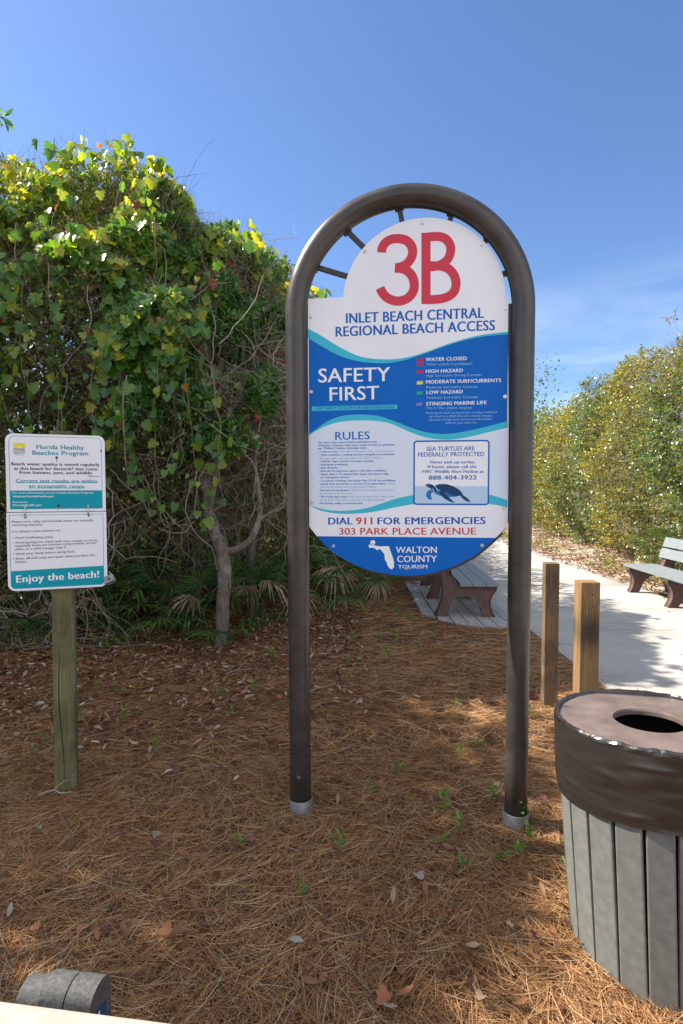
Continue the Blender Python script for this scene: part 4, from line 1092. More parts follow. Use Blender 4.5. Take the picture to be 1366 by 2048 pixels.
def rosettes(P_, Nn, k, size, up=.7):
    n = len(P_)
    ax = unit(Nn * .7 + np.array([0, 0, up]) + .5 * RS.randn(n, 3))
    axk = np.repeat(ax, k, 0); side = unit(np.cross(axk, RS.randn(n * k, 3)))
    th = RS.uniform(.5, 1.35, n * k)[:, None]
    D_ = axk * np.cos(th) + side * np.sin(th); Nf = axk * np.sin(th) - side * np.cos(th)
    base = np.repeat(P_, k, 0) + axk * RS.uniform(-.035, .03, (n * k, 1)) + D_ * .012
    V = leaves(base, D_, Nf + .2 * RS.randn(n * k, 3), size * RS.uniform(.65, 1.2, n * k), T_NARROW, .5)
    tw = sticks(P_ - ax * .16, P_ + ax * .02, .003, .002, seg=1)
    return V, tw

LEFT = Thicket([(-8.5, 1.6, 4.6), (-6.4, 2.3, 5.1), (-5, 3.1, 5.2), (-4.0, 4.2, 5.15), (-3.2, 4.9, 5.22), (-2.6, 5.1, 5.34), (-2.1, 5.2, 5.22), (-1.75, 5.25, 5.05), (-1.3, 5.4, 5.0), (-.95, 5.7, 5.0), (-.5, 6.3, 5.0), (-.1, 6.9, 5.0), (.3, 7.8, 4.9), (.75, 9.2, 4.6), (1.05, 10.8, 4.2), (1.5, 14, 3.8), (2.6, 19, 3.6)], 1,
               [(0, .95, .04), (.10, .60, .20), (.20, .26, .31), (.30, .05, .42), (.42, 0, .54), (.52, .14, .66), (.61, .42, .775), (.70, .80, .87), (.79, 1.25, .95), (.87, 1.75, 1.0), (.94, 2.3, .985), (1, 3.0, .93)], .0)
RIGHT = Thicket([(5.5, 4.5, 4.5), (5.35, 7, 5.0), (5.25, 8.6, 5.05), (5.3, 9.4, 4.8), (5.5, 10.4, 4.5), (5.55, 11.2, 4.65), (5.7, 12.4, 4.3), (5.75, 13.5, 4.5), (5.95, 15, 4.2), (6.1, 16.5, 4.4), (6.5, 20, 4.2), (6.9, 25, 4.3)], -1,
                [(0, .62, .02), (.10, .40, .13), (.22, .14, .25), (.35, 0, .40), (.5, .10, .58), (.62, .34, .75), (.72, .66, .88), (.82, 1.1, .97), (.9, 1.6, 1.0), (1, 2.8, .97)], 4.2)

def shrub(name, label, cat_, th, s0, s1, n_leaf, n_in, n_twig, leafm, twigm, size=.048, k=7, ln=.16, gap=-.42, group=None, p0=0.0, bulge=.24, lump=0.0, gf=2.6):
    smid = np.array([(s0 + s1) / 2]); c, nin, _ = th.at(smid)
    bx, by = float(c[0, 0] + nin[0, 0]), float(c[0, 1] + nin[0, 1])
    o = tag(empty(name, (bx, by, 0)), label, cat_, group)
    off = np.array([bx, by, 0])
    lv, tw = [], []
    P_, Nn = th.sample(n_leaf // k, s0, s1, p0, 1, .22, 1.0, bulge=bulge, lump=lump, gap=gap, gf=gf, gph=th.seed)
    a, b_ = small_sprays(P_, Nn, k, ln, size); lv.append(a); tw.append(b_)
    if n_in:
        P_, Nn = th.sample(n_in // k, s0, s1, p0, 1, 1.0, 2.4, lump=lump)
        a, b_ = small_sprays(P_, Nn, k, ln, size * 1.25); lv.append(a); tw.append(b_)
    P_, Nn = th.sample(n_twig, s0, s1, 0.0, .95, .55, 1.8, lump=lump)
    d = unit(RS.randn(len(P_), 3) + np.array([0, 0, .35])) * RS.uniform(.15, .55, (len(P_), 1))
    tw.append(tuple(sticks(P_, P_ + d, RS.uniform(.0015, .0042, len(P_)), .001, seg=2, jit=.10)))
    twq = [t for t in tw]
    V, Fc = cat(lv); np_mesh('crown', V - off, Fc, leafm, o)
    V, Fc = cat([t for t in twq[:-1]]); 
    V2, F2 = twq[-1]
    np_mesh('twigs', np.concatenate([V, V2]) - off, np.concatenate([Fc, F2 + len(V)]), twigm, o)
    mb = MB(); rng_ = random.Random(hash(label) % 997 if False else int(abs(bx * 131 + by * 71)))
    for t in range(5):
        ss = s0 + (s1 - s0) * (t + .5) / 5; c, nin, H = th.at(np.array([ss])); q = c[0] + nin[0] * rng_.uniform(.9, 1.7)
        pts_ = []; x, y = q
        hz = float(H[0]) * .8
        for i in range(9):
            z = hz * i / 8; pts_.append((x - bx, y - by, z)); x += rng_.uniform(-.11, .11); y += rng_.uniform(-.11, .11)
        r = rng_.uniform(.018, .038); mb.tube(pts_, [r * (1 - .085 * i) for i in range(9)], 7, bump=.3, seed=t)
        for j in range(4):
            i = rng_.randint(2, 7); b0 = Vector(pts_[i]); d = Vector((rng_.uniform(-1, 1), rng_.uniform(-1, .4), rng_.uniform(.2, .9))).normalized()
            mb.tube([b0, b0 + d * .3 + Vector((0, 0, -.03)), b0 + d * .65 + Vector((rng_.uniform(-.1, .1), 0, .08)), b0 + d * .95], [r * .5, r * .4, r * .28, r * .12], 5)
    mb.build('stems', M['bark_dark'], o, True)
    return o

def S(x): return LEFT.s_at(0, x)
G1 = 'evergreen shrubs of the left thicket'
shrub('evergreen_shrub', 'dense shady shrub left of the frame whose shade falls over the pine straw', 'shrub', LEFT, S(-8.3), S(-5.2), 15000, 5000, 700, M['shrub_leaf'], M['twig'], .085, 7, .22, -.45, G1)
shrub('evergreen_shrub', 'tall shrub under the grape vine at the far left edge', 'shrub', LEFT, S(-5.3), S(-3.5), 16000, 6000, 1200, M['shrub_leaf'], M['twig'], .075, 7, .2, -.45, G1)
shrub('evergreen_shrub', 'tall shrub rising behind the white water sign, grape vine over its top', 'shrub', LEFT, S(-3.6), S(-2.3), 30000, 12000, 5200, M['shrub_leaf'], M['twig'], .046, 7, .16, -.30, G1)
shrub('evergreen_shrub', 'dark shrub between the white water sign and the crooked grey trunk', 'shrub', LEFT, S(-2.35), S(-1.4), 26000, 12000, 5600, M['shrub_leaf'], M['twig'], .042, 7, .15, -.22, G1)
shrub('evergreen_shrub', 'twiggy half-bare shrub just left of the arched pipe frame', 'shrub', LEFT, S(-1.45), S(-.45), 19000, 10000, 8200, M['shrub_leaf'], M['twig_pale'], .040, 6, .15, -.10, G1)
shrub('evergreen_shrub', 'shrub behind the left pipe of the frame, its sunny top against the sky', 'shrub', LEFT, S(-.5), S(.6), 26000, 8000, 5000, M['olive_leaf'], M['twig'], .045, 7, .15, -.30, G1)
shrub('evergreen_shrub', 'low shrub hidden behind the blue board, beside the far end of the deck', 'shrub', LEFT, S(.6), S(2.6), 16000, 4000, 900, M['olive_leaf'], M['twig'], .07, 7, .2, -.4, G1)

BACK = Thicket([(-9.0, 3.6, 4.9), (-6.4, 4.9, 5.2), (-4.6, 6.3, 5.1), (-3.0, 6.9, 5.0), (-1.9, 7.0, 4.5), (-1.1, 7.5, 4.3), (-.5, 8.4, 4.0), (.1, 9.8, 3.8), (.6, 12, 3.6), (1.0, 16, 3.5)], 1,
               [(0, .1, .01), (.25, 0, .25), (.5, .1, .55), (.7, .4, .85), (.85, .9, 1.0), (1, 1.8, .97)], 9.0)
def SB(x): return BACK.s_at(0, x)
for xa, xb, lab in ((-8.8, -4.6, 'dim shrub deep in the thicket behind the far left edge'), (-4.7, -2.9, 'dim shrub deep in the thicket behind the water sign'), (-3.0, -1.3, 'dim shrub deep in the thicket behind the crooked oak trunk'), (-1.4, .2, 'dim shrub deep in the thicket behind the left pipe'), (.1, 1.0, 'dim shrub deep in the thicket behind the blue foot of the board')):
    shrub('evergreen_shrub', lab, 'shrub', BACK, SB(xa), SB(xb), 30000, 9000, 700, M['shrub_leaf'], M['twig'], .08, 8, .18, -1.0, G1)

G2 = 'sunlit shrubs across the path'
for y0, y1, lab, n, sz, lm in ((5.0, 8.3, 'sunny shrub beyond the right edge of the picture behind the bench', 12000, .075, 'olive_leaf'), (8.2, 9.7, 'tall sunny glossy shrub directly behind the right bench', 36000, .052, 'holly_leaf'), (9.6, 11.4, 'sunny olive shrub left of the glossy one behind the bench', 34000, .046, 'olive_leaf'), (11.3, 13.4, 'yellowing sunny shrub in the middle of the far hedge', 32000, .052, 'yellow_leaf'),
        (13.2, 15.8, 'dark green glossy shrub beyond the yellowing one in the far hedge', 30000, .056, 'holly_leaf'), (15.5, 19.5, 'smaller sunny shrub right beside the arched frame, farthest along the path', 32000, .066, 'yellow_leaf'), (19.3, 25, 'far shrub closing the end of the path', 16000, .08, 'olive_leaf')):
    shrub('sunny_shrub', lab, 'shrub', RIGHT, RIGHT.s_at(1, y0), RIGHT.s_at(1, y1), n, n // 3, 2200 if sz < .07 else 700, M[lm], M['twig_pale'], sz, 9, .19, -.27, G2, bulge=.5, lump=.55, gf=1.7)

# ------------------------------------------------------------------ oaks with visible trunks
def px_path(pts, Y, kz):
    out = []
    for (x, y) in pts:
        u = (200 + x * .3075 - 683) / 1120; v = -(980 + y * .3075 - 1024) / 1120
        dy = math.cos(.042) + v * math.sin(.042); dz = -math.sin(.042) + v * math.cos(.042)
        out.append((u * Y / dy, Y, 1.6 + dz * Y / dy))
    return out
TRUNK1 = [(-1.205, 5.47, -.05), (-1.2, 5.47, .06), (-1.18, 5.46, .22), (-1.16, 5.45, .48), (-1.145, 5.44, .72), (-1.15, 5.45, .92), (-1.185, 5.48, 1.04), (-1.255, 5.53, 1.16), (-1.31, 5.56, 1.32), (-1.325, 5.58, 1.48), (-1.36, 5.62, 1.66), (-1.40, 5.68, 1.9), (-1.36, 5.78, 2.3), (-1.28, 5.9, 2.8), (-1.2, 6.0, 3.3)]
def oak(label, pts, rad, limbs, crown, leafm, group='scrub oaks with crooked trunks'):
    b0 = Vector(pts[0]); b0.z = 0
    o = tag(empty('scrub_oak', b0), label, 'tree', group)
    mb = MB(); mb.tube([Vector(p) - b0 for p in smooth3(pts)], list(np.interp(np.linspace(0, 1, len(smooth3(pts))), np.linspace(0, 1, len(rad)), rad)), 14, bump=.22, seed=len(pts))
    t = mb.build('trunk', M['bark'], o, True)
    for lp, lr in limbs:
        mb = MB(); q = smooth3(lp); mb.tube([Vector(p) - b0 for p in q], list(np.interp(np.linspace(0, 1, len(q)), np.linspace(0, 1, len(lr)), lr)), 9, bump=.2, seed=3)
        mb.build('limb', M['bark'], o, True)
    lv, tw = [], []
    for (s0, s1, p0, p1, n, size, k) in crown:
        P_, Nn = LEFT.sample(n, s0, s1, p0, p1, .16, .7, gap=.02, gf=3.1, gph=2.0)
        P_ = P_ + Nn * .09; a, b_ = rosettes(P_, Nn, k, size); lv.append(a); tw.append(b_)
    V, Fc = cat(lv); off = np.array(b0)
    np_mesh('crown', V - off, Fc, leafm, o)
    V, Fc = cat(tw); np_mesh('twigs', V - off, Fc, M['twig'], o)
    return o
def smooth3(pts, n=4):
    P_ = [Vector(p) for p in pts]; P_ = [P_[0]] + P_ + [P_[-1]]; out = []
    for i in range(1, len(P_) - 2):
        a, b_, c, d = P_[i - 1:i + 3]
        for k in range(n):
            t = k / n
            out.append(.5 * ((2 * b_) + (c - a) * t + (2 * a - 5 * b_ + 4 * c - d) * t * t + (3 * b_ - a - 3 * c + d) * t ** 3))
    out.append(P_[-1]); return out
oak('crooked grey-barked oak trunk standing alone in front of the thicket', TRUNK1, [.062, .06, .062, .066, .068, .064, .06, .058, .052, .05, .045, .04, .03],
    [([(-1.19, 5.47, 1.02), (-1.10, 5.45, .99), (-1.0, 5.44, 1.02), (-.90, 5.45, 1.09), (-.83, 5.48, 1.22), (-.80, 5.52, 1.4), (-.83, 5.56, 1.65), (-.86, 5.6, 1.95), (-.8, 5.7, 2.4)], [.036, .038, .036, .034, .03, .026, .022, .016, .01]),
     ([(-1.40, 5.68, 1.9), (-1.6, 5.7, 2.2), (-1.75, 5.75, 2.6), (-1.8, 5.8, 3.1)], [.03, .026, .02, .012]),
     ([(-.82, 5.5, 1.28), (-.70, 5.5, 1.36), (-.60, 5.52, 1.40), (-.48, 5.6, 1.52), (-.36, 5.7, 1.7)], [.022, .02, .018, .013, .006]),
     ([(-1.32, 5.56, 1.38), (-1.25, 5.5, 1.62), (-1.22, 5.5, 1.9), (-1.1, 5.55, 2.4)], [.035, .03, .024, .012])],
    [(S(-2.05), S(-.75), .28, .52, 2200, .088, 13), (S(-1.9), S(-.45), .50, .78, 2300, .085, 13), (S(-2.6), S(-1.5), .22, .42, 500, .075, 12)], M['oak_leaf'])
oak('thinner grey oak trunk standing close behind the crooked one', [(-1.06, 6.76, -.05), (-1.07, 6.76, .2), (-1.10, 6.76, .5), (-1.09, 6.75, .85), (-1.09, 6.75, 1.2), (-1.12, 6.76, 1.5), (-1.06, 6.8, 2.0), (-1, 6.9, 2.8)], [.062, .058, .056, .055, .05, .045, .04, .03],
    [([(-1.1, 6.76, 1.3), (-.95, 6.7, 1.6), (-.85, 6.7, 2.0)], [.03, .022, .012])], [(S(-.7), S(.15), .55, .86, 900, .075, 12)], M['oak_leaf'])
oak('dark oak trunk half hidden behind the post of the water sign', [(-3.47, 6.28, -.05), (-3.48, 6.28, .3), (-3.50, 6.28, .7), (-3.45, 6.28, 1.2), (-3.35, 6.3, 1.7), (-3.3, 6.35, 2.6)], [.085, .08, .078, .07, .06, .04],
    [([(-2.45, 6.2, 1.30), (-2.25, 6.1, 1.55), (-2.05, 6.0, 1.75), (-1.9, 5.95, 2.1)], [.045, .04, .032, .02]), ([(-3.45, 6.28, 1.1), (-3.1, 6.2, 1.2), (-2.7, 6.2, 1.25), (-2.4, 6.2, 1.35)], [.05, .05, .045, .04])], [(S(-4.2), S(-3.0), .35, .6, 700, .08, 12)], M['oak_leaf'])

# ------------------------------------------------------------------ grape vines
def grape_vine(label, patches, strands, leafm, size=.095, group='grape vines draped over the thicket'):
    x0 = sum(s[0] for s in strands) / len(strands); o = tag(empty('grape_vine', (x0, 5.6, 0)), label, 'vine', group)
    off = np.array([x0, 5.6, 0]); lv, A, B = [], [], []
    for (s0, s1, p0, p1, n, gap, dep, mat_) in patches:
        P_, Nn = LEFT.sample(n, s0, s1, p0, p1, dep, .5, bulge=.42, gap=gap, gf=1.9, gph=7.0)
        P_ = P_ + Nn * .10
        D_ = leaf_dirs(Nn, .25, .95, .34); Nf = unit(Nn + np.array([0, 0, .55]) + .45 * RS.randn(len(P_), 3))
        lv.append(leaves(P_, D_, Nf, size * RS.uniform(.45, 1.3, len(P_)), T_GRAPE, .5))
        A.append(P_); B.append(P_ - D_ * .07 + .02 * RS.randn(len(P_), 3))
    V, Fc = cat(lv); np_mesh('leaves', V - off, Fc, leafm, o)
    V, Fc = sticks(np.concatenate(A), np.concatenate(B), .0013, .001, seg=1); np_mesh('leaf_stalks', V - off, Fc, M['vine_stem'], o)
    mb = MB(); sl = []
    for (sx_, sy, z0, z1, lf) in strands:
        pts_ = []; x, y = sx_, sy
        n = max(4, int((z0 - z1) / .12))
        for i in range(n + 1):
            z = z0 + (z1 - z0) * i / n; pts_.append((x - x0, y - 5.6, z)); x += rng.gauss(0, .022) ; y += rng.gauss(0, .014)
        q = smooth3(pts_, 3); mb.tube(q, [.0052 - .003 * i / len(q) for i in range(len(q))], 6)
        if lf:
            m_ = int((z0 - z1) * lf); ii = RS.randint(0, len(q), m_); PP = np.array([tuple(q[i]) for i in ii]) + off + RS.randn(m_, 3) * np.array([.075, .05, .04])
            NN = unit(np.array([0.1, -1, .3]) + .4 * RS.randn(m_, 3)); sl.append(leaves(PP, leaf_dirs(NN, .2, .9, .35), NN, size * RS.uniform(.5, 1.2, m_), T_GRAPE, .5))
    mb.build('stems', M['vine_stem'], o, True)
    if sl: V, Fc = cat(sl); np_mesh('hanging_leaves', V - off, Fc, M['grape'], o)
    return o
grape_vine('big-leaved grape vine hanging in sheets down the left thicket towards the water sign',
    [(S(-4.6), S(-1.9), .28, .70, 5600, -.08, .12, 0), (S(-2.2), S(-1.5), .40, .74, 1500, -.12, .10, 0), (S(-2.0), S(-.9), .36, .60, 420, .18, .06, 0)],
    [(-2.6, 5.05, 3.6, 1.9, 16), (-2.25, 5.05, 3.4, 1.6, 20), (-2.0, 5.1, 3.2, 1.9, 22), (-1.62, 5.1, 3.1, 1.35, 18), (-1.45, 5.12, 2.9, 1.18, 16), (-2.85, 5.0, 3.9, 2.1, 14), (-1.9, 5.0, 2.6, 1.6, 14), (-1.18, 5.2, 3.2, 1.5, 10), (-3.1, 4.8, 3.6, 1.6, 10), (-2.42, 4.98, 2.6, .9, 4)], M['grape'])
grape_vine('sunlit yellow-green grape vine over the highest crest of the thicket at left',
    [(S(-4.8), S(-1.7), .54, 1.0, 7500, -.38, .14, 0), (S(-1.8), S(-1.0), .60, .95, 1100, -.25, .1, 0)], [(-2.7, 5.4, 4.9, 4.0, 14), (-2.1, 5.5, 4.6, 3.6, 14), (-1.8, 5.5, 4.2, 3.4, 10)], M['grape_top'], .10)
grape_vine('yellow-green grape vine trailing along the lower crest beside the arched frame',
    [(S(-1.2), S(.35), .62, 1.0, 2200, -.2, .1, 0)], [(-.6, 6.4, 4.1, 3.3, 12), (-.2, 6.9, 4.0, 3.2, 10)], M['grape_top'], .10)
# red autumn creeper and dead vines
o = tag(empty('red_creeper', (-2.0, 5.5, 0)), 'dark red autumn creeper leaves scattered between the green vine sheets', 'creeper'); off = np.array([-2.0, 5.5, 0]); lv = []
for (xa, xb, p0, p1, n) in ((-3.4, -1.6, .42, .66, 110), (-1.3, -.4, .40, .60, 200), (-1.2, -.6, .26, .40, 130)):
    P_, Nn = LEFT.sample(n, S(xa), S(xb), p0, p1, .08, .3, bulge=.3, gap=.12, gf=3.2, gph=1.0)
    lv.append(leaves(P_ + Nn * .05, leaf_dirs(Nn, .3, .9, .5), unit(Nn + .6 * RS.randn(len(Nn), 3)), .06 * RS.uniform(.5, 1.3, len(P_)), T_GRAPE, 1.0))
V, Fc = cat(lv); np_mesh('leaves', V - off, Fc, M['red_leaf'], o)

def bare_vine(label, x0, y0, z0, z1, spread, n, group='bare dead vines'):
    o = tag(empty('dead_vine', (x0, y0, 0)), label, 'vine', group)
    mb = MB(); r_ = random.Random(int(abs(x0) * 1000 + n))
    for i in range(n):
        x, y, z = r_.uniform(-spread, spread), r_.uniform(-.15, .25), r_.uniform(z0, z1); pts_ = []
        d = Vector((r_.gauss(0, .6), r_.gauss(0, .15), r_.gauss(-.3, .6))).normalized()
        for k in range(r_.randint(5, 12)):
            pts_.append((x, y, max(.1, z))); d = (d + Vector((r_.gauss(0, .35), r_.gauss(0, .15), r_.gauss(0, .3)))).normalized(); x += d.x * .11; y += d.y * .08; z += d.z * .11
        r = r_.uniform(.0018, .006); mb.tube(pts_, [r * (1 - .7 * k / len(pts_)) for k in range(len(pts_))], 5, caps=False)
    mb.build('stems', M['twig_pale'], o, True)
    return o
bare_vine('pale tangle of dead vine beside the left pipe of the arched frame', -.68, 5.95, 1.2, 3.3, .42, 190)
bare_vine('dead vine tangle in front of the dark shrub behind the crooked trunk', -1.7, 5.35, 1.2, 3.4, .6, 95)
bare_vine('dead vine stems hanging behind the white water sign', -2.9, 5.2, .6, 3.2, .7, 90)
bare_vine('heap of grey twigs on the ground at the far left edge', -3.3, 5.35, .06, .5, .8, 130)
bare_vine('bare twig tips poking above the crest against the sky', -1.15, 6.5, 4.25, 4.5, .8, 14)

# ------------------------------------------------------------------ saw palmettos
def frond_mesh(name, mats, seed, dead=False, blades=20, L_=.55, fan=.40):
    r_ = random.Random(seed); mb = MB()
    pet = [(0, 0, 0), (.10 * L_, 0, .35 * L_), (.35 * L_, 0, .75 * L_), (.7 * L_, 0, 1.0 * L_)]
    mb.tube(pet, [.007, .006, .005, .004], 5, 1)
    b0 = Vector(pet[-1]); fwd = Vector((.75, 0, .55 if not dead else -.5)).normalized(); side = Vector((0, 1, 0)); up = fwd.cross(side) * -1
    for i in range(blades):
        a = -1.75 + 3.5 * i / (blades - 1) + r_.uniform(-.05, .05)
        d = (fwd * math.cos(a) + side * math.sin(a) + up * r_.uniform(.0, .22)).normalized()
        ln = fan * (1 - .22 * abs(a) / 1.75) * r_.uniform(.85, 1.1); w = .011
        p = d.cross(up).normalized()
        m_ = b0 + d * ln * .55; t = b0 + d * ln + Vector((0, 0, -ln * r_.uniform(.05, .35 if not dead else .8)))
        n = len(mb.v)
        mb.v += [tuple(b0), tuple(m_ + p * w), tuple(m_ + up * .006), tuple(m_ - p * w), tuple(t)]
        for f in ((0, 1, 2), (0, 2, 3), (1, 4, 2), (2, 4, 3)): mb.f.append([n + k for k in f]); mb.m.append(0)
    me = bpy.data.meshes.new(name); me.from_pydata(mb.v, [], mb.f); me.polygons.foreach_set('material_index', mb.m); me.update()
    for m in mats: me.materials.append(m)
    return me
FR = [frond_mesh('frond', [M['palm'], M['palm']], s) for s in (1, 2, 3)]
FD = frond_mesh('dead_frond', [M['palm_dead'], M['palm_dead']], 5, True)
def palmetto(x, y, sc, label, n=9, nd=2, seed=0):
    o = tag(empty('saw_palmetto', (x, y, float(gh(x, y)) - .02)), label, 'palmetto', 'saw palmettos along the foot of the thicket'); o.scale = (sc, sc, sc)
    r_ = random.Random(seed)
    for i in range(n + nd):
        f = bpy.data.objects.new('frond' if i < n else 'dead_frond', FR[r_.randint(0, 2)] if i < n else FD)
        col.objects.link(f); f.parent = o
        f.rotation_euler = (r_.uniform(-.15, .15), r_.uniform(-.35, .55), 2 * math.pi * (i * .618 + r_.uniform(-.1, .1)))
        f.location = (r_.uniform(-.06, .06), r_.uniform(-.06, .06), 0); s_ = r_.uniform(.75, 1.2); f.scale = (s_, s_, s_)
    return o
for i, (x, y, sc, lab, n, nd) in enumerate([
    (-1.72, 5.95, 1.05, 'green palmetto left of the crooked grey trunk', 10, 1), (-1.45, 5.75, .85, 'low palmetto at the left foot of the crooked grey trunk', 9, 1), (-2.35, 5.75, 1.0, 'palmetto in deep shade right of the water sign post', 9, 1),
    (-1.0, 6.2, .9, 'palmetto with dry brown fronds between the two grey trunks', 6, 3), (-.55, 6.9, 1.15, 'palmetto directly behind the left pipe of the frame', 11, 1), (-.22, 7.7, 1.15, 'green palmetto showing below the lower left of the blue board', 11, 1), (.20, 8.5, 1.1, 'palmetto with dry fronds under the middle of the blue board', 9, 3),
    (-3.5, 5.7, 1.0, 'palmetto at the far left edge behind the water sign', 9, 2), (-2.75, 6.0, 1.3, 'tall palmetto behind the lower panel of the water sign', 10, 1), (5.75, 9.6, 1.0, 'palmetto in the shade under the shrub behind the right bench', 8, 4)]):
    palmetto(x, y, sc, lab, n, nd, 20 + i)

# ------------------------------------------------------------------ tree left of the frame: its twig tip shows in the sky
o = tag(empty('live_oak', (-6.3, 4.0, 0)), 'oak beyond the left edge whose leafy twig tip hangs into the sky', 'tree'); off = np.array([-6.3, 4.0, 0])
mb = MB()
mb.tube(smooth3([(0, 0, 0), (.1, .05, 1.2), (-.05, 0, 2.6), (.1, -.1, 4.2), (.3, -.2, 6.4)]), list(np.linspace(.13, .05, 17)), 12, bump=.2)
mb.build('trunk', M['bark'], o, True)
mb = MB(); tipp = Vector((-1.70, 2.90, 3.465)) - Vector(off)
br = smooth3([(.1, -.1, 4.2), (1.4, -.5, 4.7), (2.9, -.8, 4.25), (3.9, -1.0, 3.7), tuple(tipp)])
mb.tube(br, list(np.linspace(.035, .002, len(br))), 7); mb.build('limb', M['bark'], o, True)
PP = RS.randn(4600, 3) * np.array([.9, 1.05, .7]) + np.array([-6.1, 4.2, 6.1]); PP = PP[(PP[:, 0] < -5.36 + .55 * (PP[:, 1] - 3.3) - .9 * (PP[:, 2] - 6.1)) & (PP[:, 0] < -4.1) & (PP[:, 1] < 5.6)]; NN = unit(RS.randn(len(PP), 3) + np.array([0, 0, .6]))
V, Fc = rosettes(PP, NN, 14, .09)[0]
tp = np.array([tuple(Vector(off) + Vector(br[-1]) + Vector((dx, dy, dz))) for dx, dy, dz in ((0, 0, 0), (-.03, .01, .012), (-.06, 0, .0), (-.10, 0, .03))])
V2, F2 = rosettes(tp, unit(np.array([[1., -.2, .2]] * 4)), 6, .055, .0)[0]
np_mesh('crown', np.concatenate([V, V2]) - off, np.concatenate([Fc, F2 + len(V)]), M['oak_leaf'], o)

# far trees over the end of the path
def far_tree(x, y, h, w, n, label):
    o = tag(empty('far_tree', (x, y, 0)), label, 'tree', 'trees beyond the end of the path')
    mb = MB(); mb.tube([(0, 0, 0), (.1, 0, h * .4), (-.05, .05, h * .8)], [.12, .09, .04], 7); mb.build('trunk', M['bark'], o, True)
    c = RS.randn(n // 30, 3) * np.array([w, w, h * .21]) + np.array([0, 0, h * .52]); P_ = np.repeat(c, 30, 0) + RS.randn(len(c) * 30, 3) * .34
    V, Fc = leaves(P_, unit(RS.randn(len(P_), 3)), unit(RS.randn(len(P_), 3) + np.array([0, 0, .5])), .16 * RS.uniform(.6, 1.2, len(P_)), T_SMALL)
    np_mesh('crown', V, Fc, M['far_leaf'], o)
for tx, ty, th_, tw_, lab in ((9.4, 28, 6.2, .8, 'bright green tree just right of the arched frame, beyond the shrubs'), (7.6, 30, 5.2, 1.2, 'low round tree closing the end of the path behind the frame'), (4.8, 30, 5.0, 1.3, 'tree hidden behind the board at the end of the path'), (12.5, 31, 4.8, 1.2, 'low tree behind the hedge of sunny shrubs'),
        (1.8, 31, 4.8, 1.4, 'broad tree behind the blue board, left of the path end'), (6.3, 33, 4.4, 1.4, 'low spreading tree straight beyond the path end'), (15.5, 33, 5.0, 1.5, 'broad tree far beyond the right bench'), (10.6, 34, 4.4, 1.5, 'low tree behind the bright green one by the frame')):
    far_tree(tx, ty, th_, tw_, 9000, lab)

# ------------------------------------------------------------------ pine straw
def straw(n, y0, y1, xl, xr, lmin, lmax, r, seg, pile, ybias=1.0, pair=2, xmaxf=None):
    y = y0 + (y1 - y0) * RS.uniform(0, 1, n) ** ybias
    x = RS.uniform(0, 1, n); lo = np.maximum(-.64 * y - .25, xl); hi = np.minimum(.64 * y + .25, xr); x = lo + (hi - lo) * x
    if xmaxf is not None:
        k = x < xmaxf(y); x, y = x[k], y[k]
    n = len(x)
    a = RS.uniform(0, 2 * math.pi, n) * .55 + 1.6 * np.sin(1.3 * x + .7 * y) + 1.2 * np.sin(2.1 * y - .8 * x)
    a = np.where(RS.uniform(0, 1, n) < .4, RS.uniform(0, 2 * math.pi, n), a)
    parts = []
    zb = gh(x, y) + RS.uniform(0, pile, n) * (.6 + .6 * wob3(np.stack([x, y, 0 * x], -1), 5.0)) + .004
    ln = RS.uniform(lmin, lmax, n); pit = RS.normal(0, .085, n); bend = RS.normal(0, .28, n)
    for q in range(pair):
        aa = a + RS.normal(0, .10, n) + (q - .5) * .10; bb = bend + RS.normal(0, .08, n)
        pts_ = []; px_, py, pz = x.copy(), y.copy(), zb.copy()
        for i in range(seg + 1):
            pts_.append(np.stack([px_, py, pz], -1))
            t = aa + bb * (i / seg - .5) * 2
            px_ = px_ + np.cos(t) * ln / seg; py = py + np.sin(t) * ln / seg; pz = np.maximum(pz + np.sin(pit) * ln / seg, gh(px_, py) + .002)
        Pp = np.stack(pts_, 1)
        tdir = unit(Pp[:, -1] - Pp[:, 0]); s1 = unit(np.cross(tdir, np.array([0, 0, 1.]))); s2 = np.cross(s1, tdir)
        rr = r * RS.uniform(.75, 1.25, n)[:, None, None, None] * np.array([1, 1] + [.9] * (seg - 2) + [.35])[None, :seg + 1, None, None]
        ringv = Pp[:, :, None, :] + rr * np.stack([s1, -.5 * s1 + .8 * s2, -.5 * s1 - .8 * s2], 1)[:, None, :, :]
        base = np.arange(n)[:, None, None] * (seg + 1) * 3
        qd = [[i * 3 + k, i * 3 + (k + 1) % 3, (i + 1) * 3 + (k + 1) % 3, (i + 1) * 3 + k] for i in range(seg) for k in range(3)]
        parts.append((ringv.reshape(-1, 3), (base + np.array(qd)[None]).reshape(-1, 4)))
    return cat(parts)
edge = lambda y: np.where(y < 6.35, 2.06 + .05 * np.sin(y * 5) + .06 * np.sin(y * 13), np.where(y < 9, 1.02 + .09 * np.sin(y * 4), 1.3))
st = [straw(27000, 1.0, 3.3, -9, 2.3, .09, .20, .00080, 3, .035, .9, 2, edge), straw(12500, 3.2, 5.6, -4, 2.3, .12, .21, .0011, 3, .030, .9, 2, edge), straw(9000, 5.5, 9.5, -2.2, 2.3, .13, .22, .0016, 2, .03, .8, 2, edge),
      straw(2200, 2.0, 6.4, 1.75, 2.25, .11, .2, .001, 3, .03, 1, 2, None)]
V, Fc = cat(st)
tag(np_mesh('pine_straw', V, Fc, M['straw']), 'brown pine straw carpet under the signs', 'pine straw', kind='stuff')

